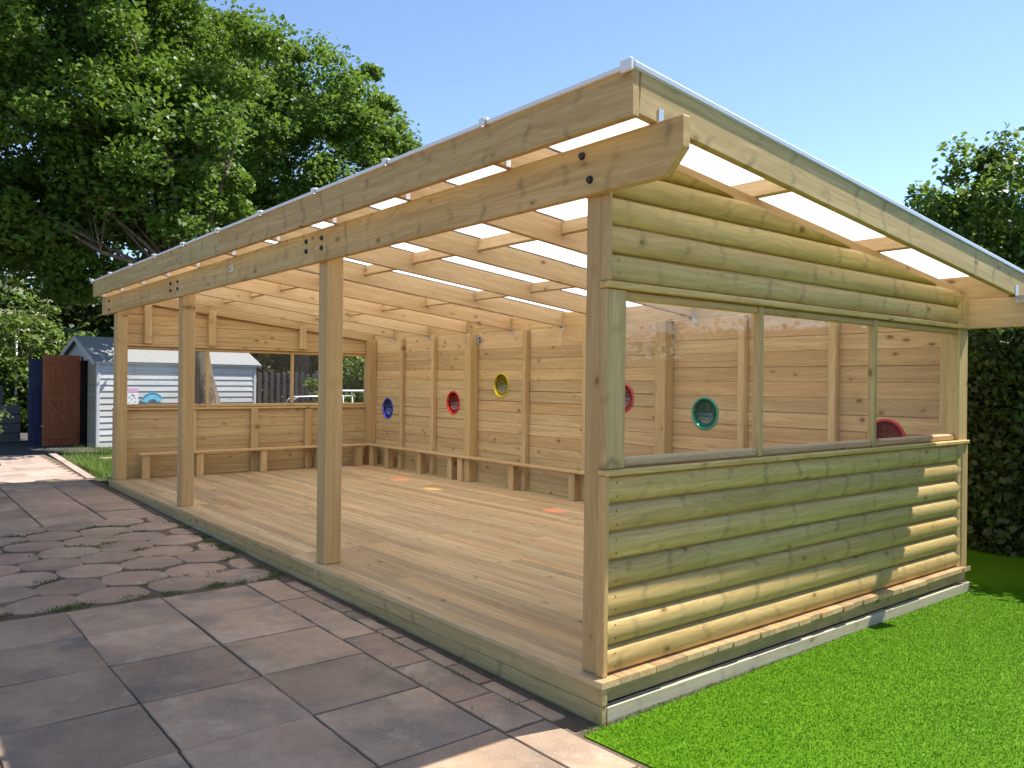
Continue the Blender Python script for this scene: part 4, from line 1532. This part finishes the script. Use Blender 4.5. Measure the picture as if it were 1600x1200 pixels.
def bush(name, label, c, rad, ncl, per, spread, size, mat, flowers=0):
    b = thing(name, (c[0], c[1], gz(c[0])), label, 'bush')
    C = clumps(c, rad, ncl, 0.3)
    C = C[C[:, 2] > gz(c[0]) + 0.15]
    bm = bmesh.new()
    for q in C[::4]:
        e = Vector(q); s = Vector((c[0] + random.gauss(0, .12), c[1] + random.gauss(0, .12), gz(c[0]) - 0.01))
        tube_bm(bm, [s, s.lerp(e, 0.5) + Vector((random.gauss(0, .1), random.gauss(0, .1), .1)), e], [0.03, 0.02, 0.006], 5)
    bmesh.ops.recalc_face_normals(bm, faces=bm.faces[:])
    link('stems', bm_mesh('stems', bm, True), 'bark', b)
    link('foliage', fast_mesh('foliage', crown_leaves(C, per, spread, size), 4), mat, b)
    if flowers:
        top = C[np.argsort(-(C[:, 2] + 0.8 * C[:, 0] * 0 + RNG.random(len(C)) * 1.2))][:flowers]
        F = np.vstack([q + np.array([0.25, -0.1, 0.22]) + RNG.normal(size=(60, 3)) * np.array([0.10, 0.10, 0.02]) for q in top])
        link('flower_heads', fast_mesh('flower_heads', leaf_verts(F, 0.035, 1.5), 4), 'flower', b)
    return b


bush('elder_bush', 'tall elder bush with cream flower heads at the far left', (-21.3, 0.5, 2.0), (1.7, 1.9, 1.75), 120, 130, 0.42, 0.12, 'leaf_bush', 26)
bush('shrub', 'light green shrub showing above the shed roof', (-20.6, 3.4, 2.0), (1.3, 1.5, 1.45), 70, 120, 0.42, 0.12, 'leaf_bush')
bush('laurel_bush', 'glossy bush behind the far windows beside the picket fence', (-14.6, 6.6, 1.25), (0.9, 1.25, 1.05), 70, 150, 0.30, 0.085, 'leaf_bush')
bush('fern', 'feathery green fern frond at the left picture edge', (-12.6, -1.10, 0.85), (0.22, 0.26, 0.22), 14, 60, 0.16, 0.05, 'leaf_bush')
bush('backdrop_shrub', 'dense dark shrubbery closing the garden behind the mesh fence', (-25.5, -2.5, 1.8), (2.0, 4.5, 1.9), 130, 110, 0.6, 0.18, 'leaf_hedge')
bush('backdrop_shrub', 'dark shrubbery far behind the picket fence', (-24.0, 13.5, 1.8), (2.0, 5.0, 1.9), 110, 110, 0.6, 0.18, 'leaf_hedge')

# tall boundary hedge far behind everything on the left
bh_ = thing('boundary_hedge', (-31.0, 6.0, 0.27), 'tall dark boundary hedge far behind the shed and fence', 'hedge')
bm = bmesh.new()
add_box(bm, (-33.0, -31.0), (-30, 40), (0.2, 4.6))  # solid dark box painted as the hedge's unlit inside, blocks the view through
link('shade_core', bm_mesh('shade_core', bm), 'core', bh_)
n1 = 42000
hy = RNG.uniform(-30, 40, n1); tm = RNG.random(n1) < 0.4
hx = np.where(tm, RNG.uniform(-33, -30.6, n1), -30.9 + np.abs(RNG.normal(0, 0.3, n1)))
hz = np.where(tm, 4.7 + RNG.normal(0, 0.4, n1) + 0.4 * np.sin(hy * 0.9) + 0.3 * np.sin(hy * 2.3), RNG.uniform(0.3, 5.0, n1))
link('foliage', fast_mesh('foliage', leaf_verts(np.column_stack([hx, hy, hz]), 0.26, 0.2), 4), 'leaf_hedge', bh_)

# hedge behind the shelter and along the lawn
hd = thing('hedge', (0.0, 6.3, 0.0), 'tall dark leafy hedge behind the lawn and the back of the shelter', 'hedge')
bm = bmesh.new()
add_box(bm, (-10.5, 7.5), (5.85, 6.9), (-0.01, 1.95))  # same kind of opaque core, its shade is in the colour
link('shade_core', bm_mesh('shade_core', bm), 'core', hd)
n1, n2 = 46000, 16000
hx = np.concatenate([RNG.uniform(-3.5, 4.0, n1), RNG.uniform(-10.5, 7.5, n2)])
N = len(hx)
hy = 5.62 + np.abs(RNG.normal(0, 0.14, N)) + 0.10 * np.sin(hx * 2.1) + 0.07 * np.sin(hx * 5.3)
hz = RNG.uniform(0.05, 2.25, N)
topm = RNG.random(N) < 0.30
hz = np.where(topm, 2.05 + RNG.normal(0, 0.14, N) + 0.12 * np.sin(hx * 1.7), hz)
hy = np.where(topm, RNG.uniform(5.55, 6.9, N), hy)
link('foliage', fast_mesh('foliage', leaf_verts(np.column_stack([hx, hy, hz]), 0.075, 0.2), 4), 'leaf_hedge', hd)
bm = bmesh.new()
for k in range(60):
    x = random.uniform(-3, 4)
    tube_bm(bm, [(x, 5.75, 0.0), (x + random.gauss(0, .1), 5.66, random.uniform(0.4, 0.9)), (x + random.gauss(0, .25), 5.60, random.uniform(1.0, 1.9))], [0.012, 0.008, 0.003], 5)
link('stems', bm_mesh('stems', bm, True), 'bark', hd)
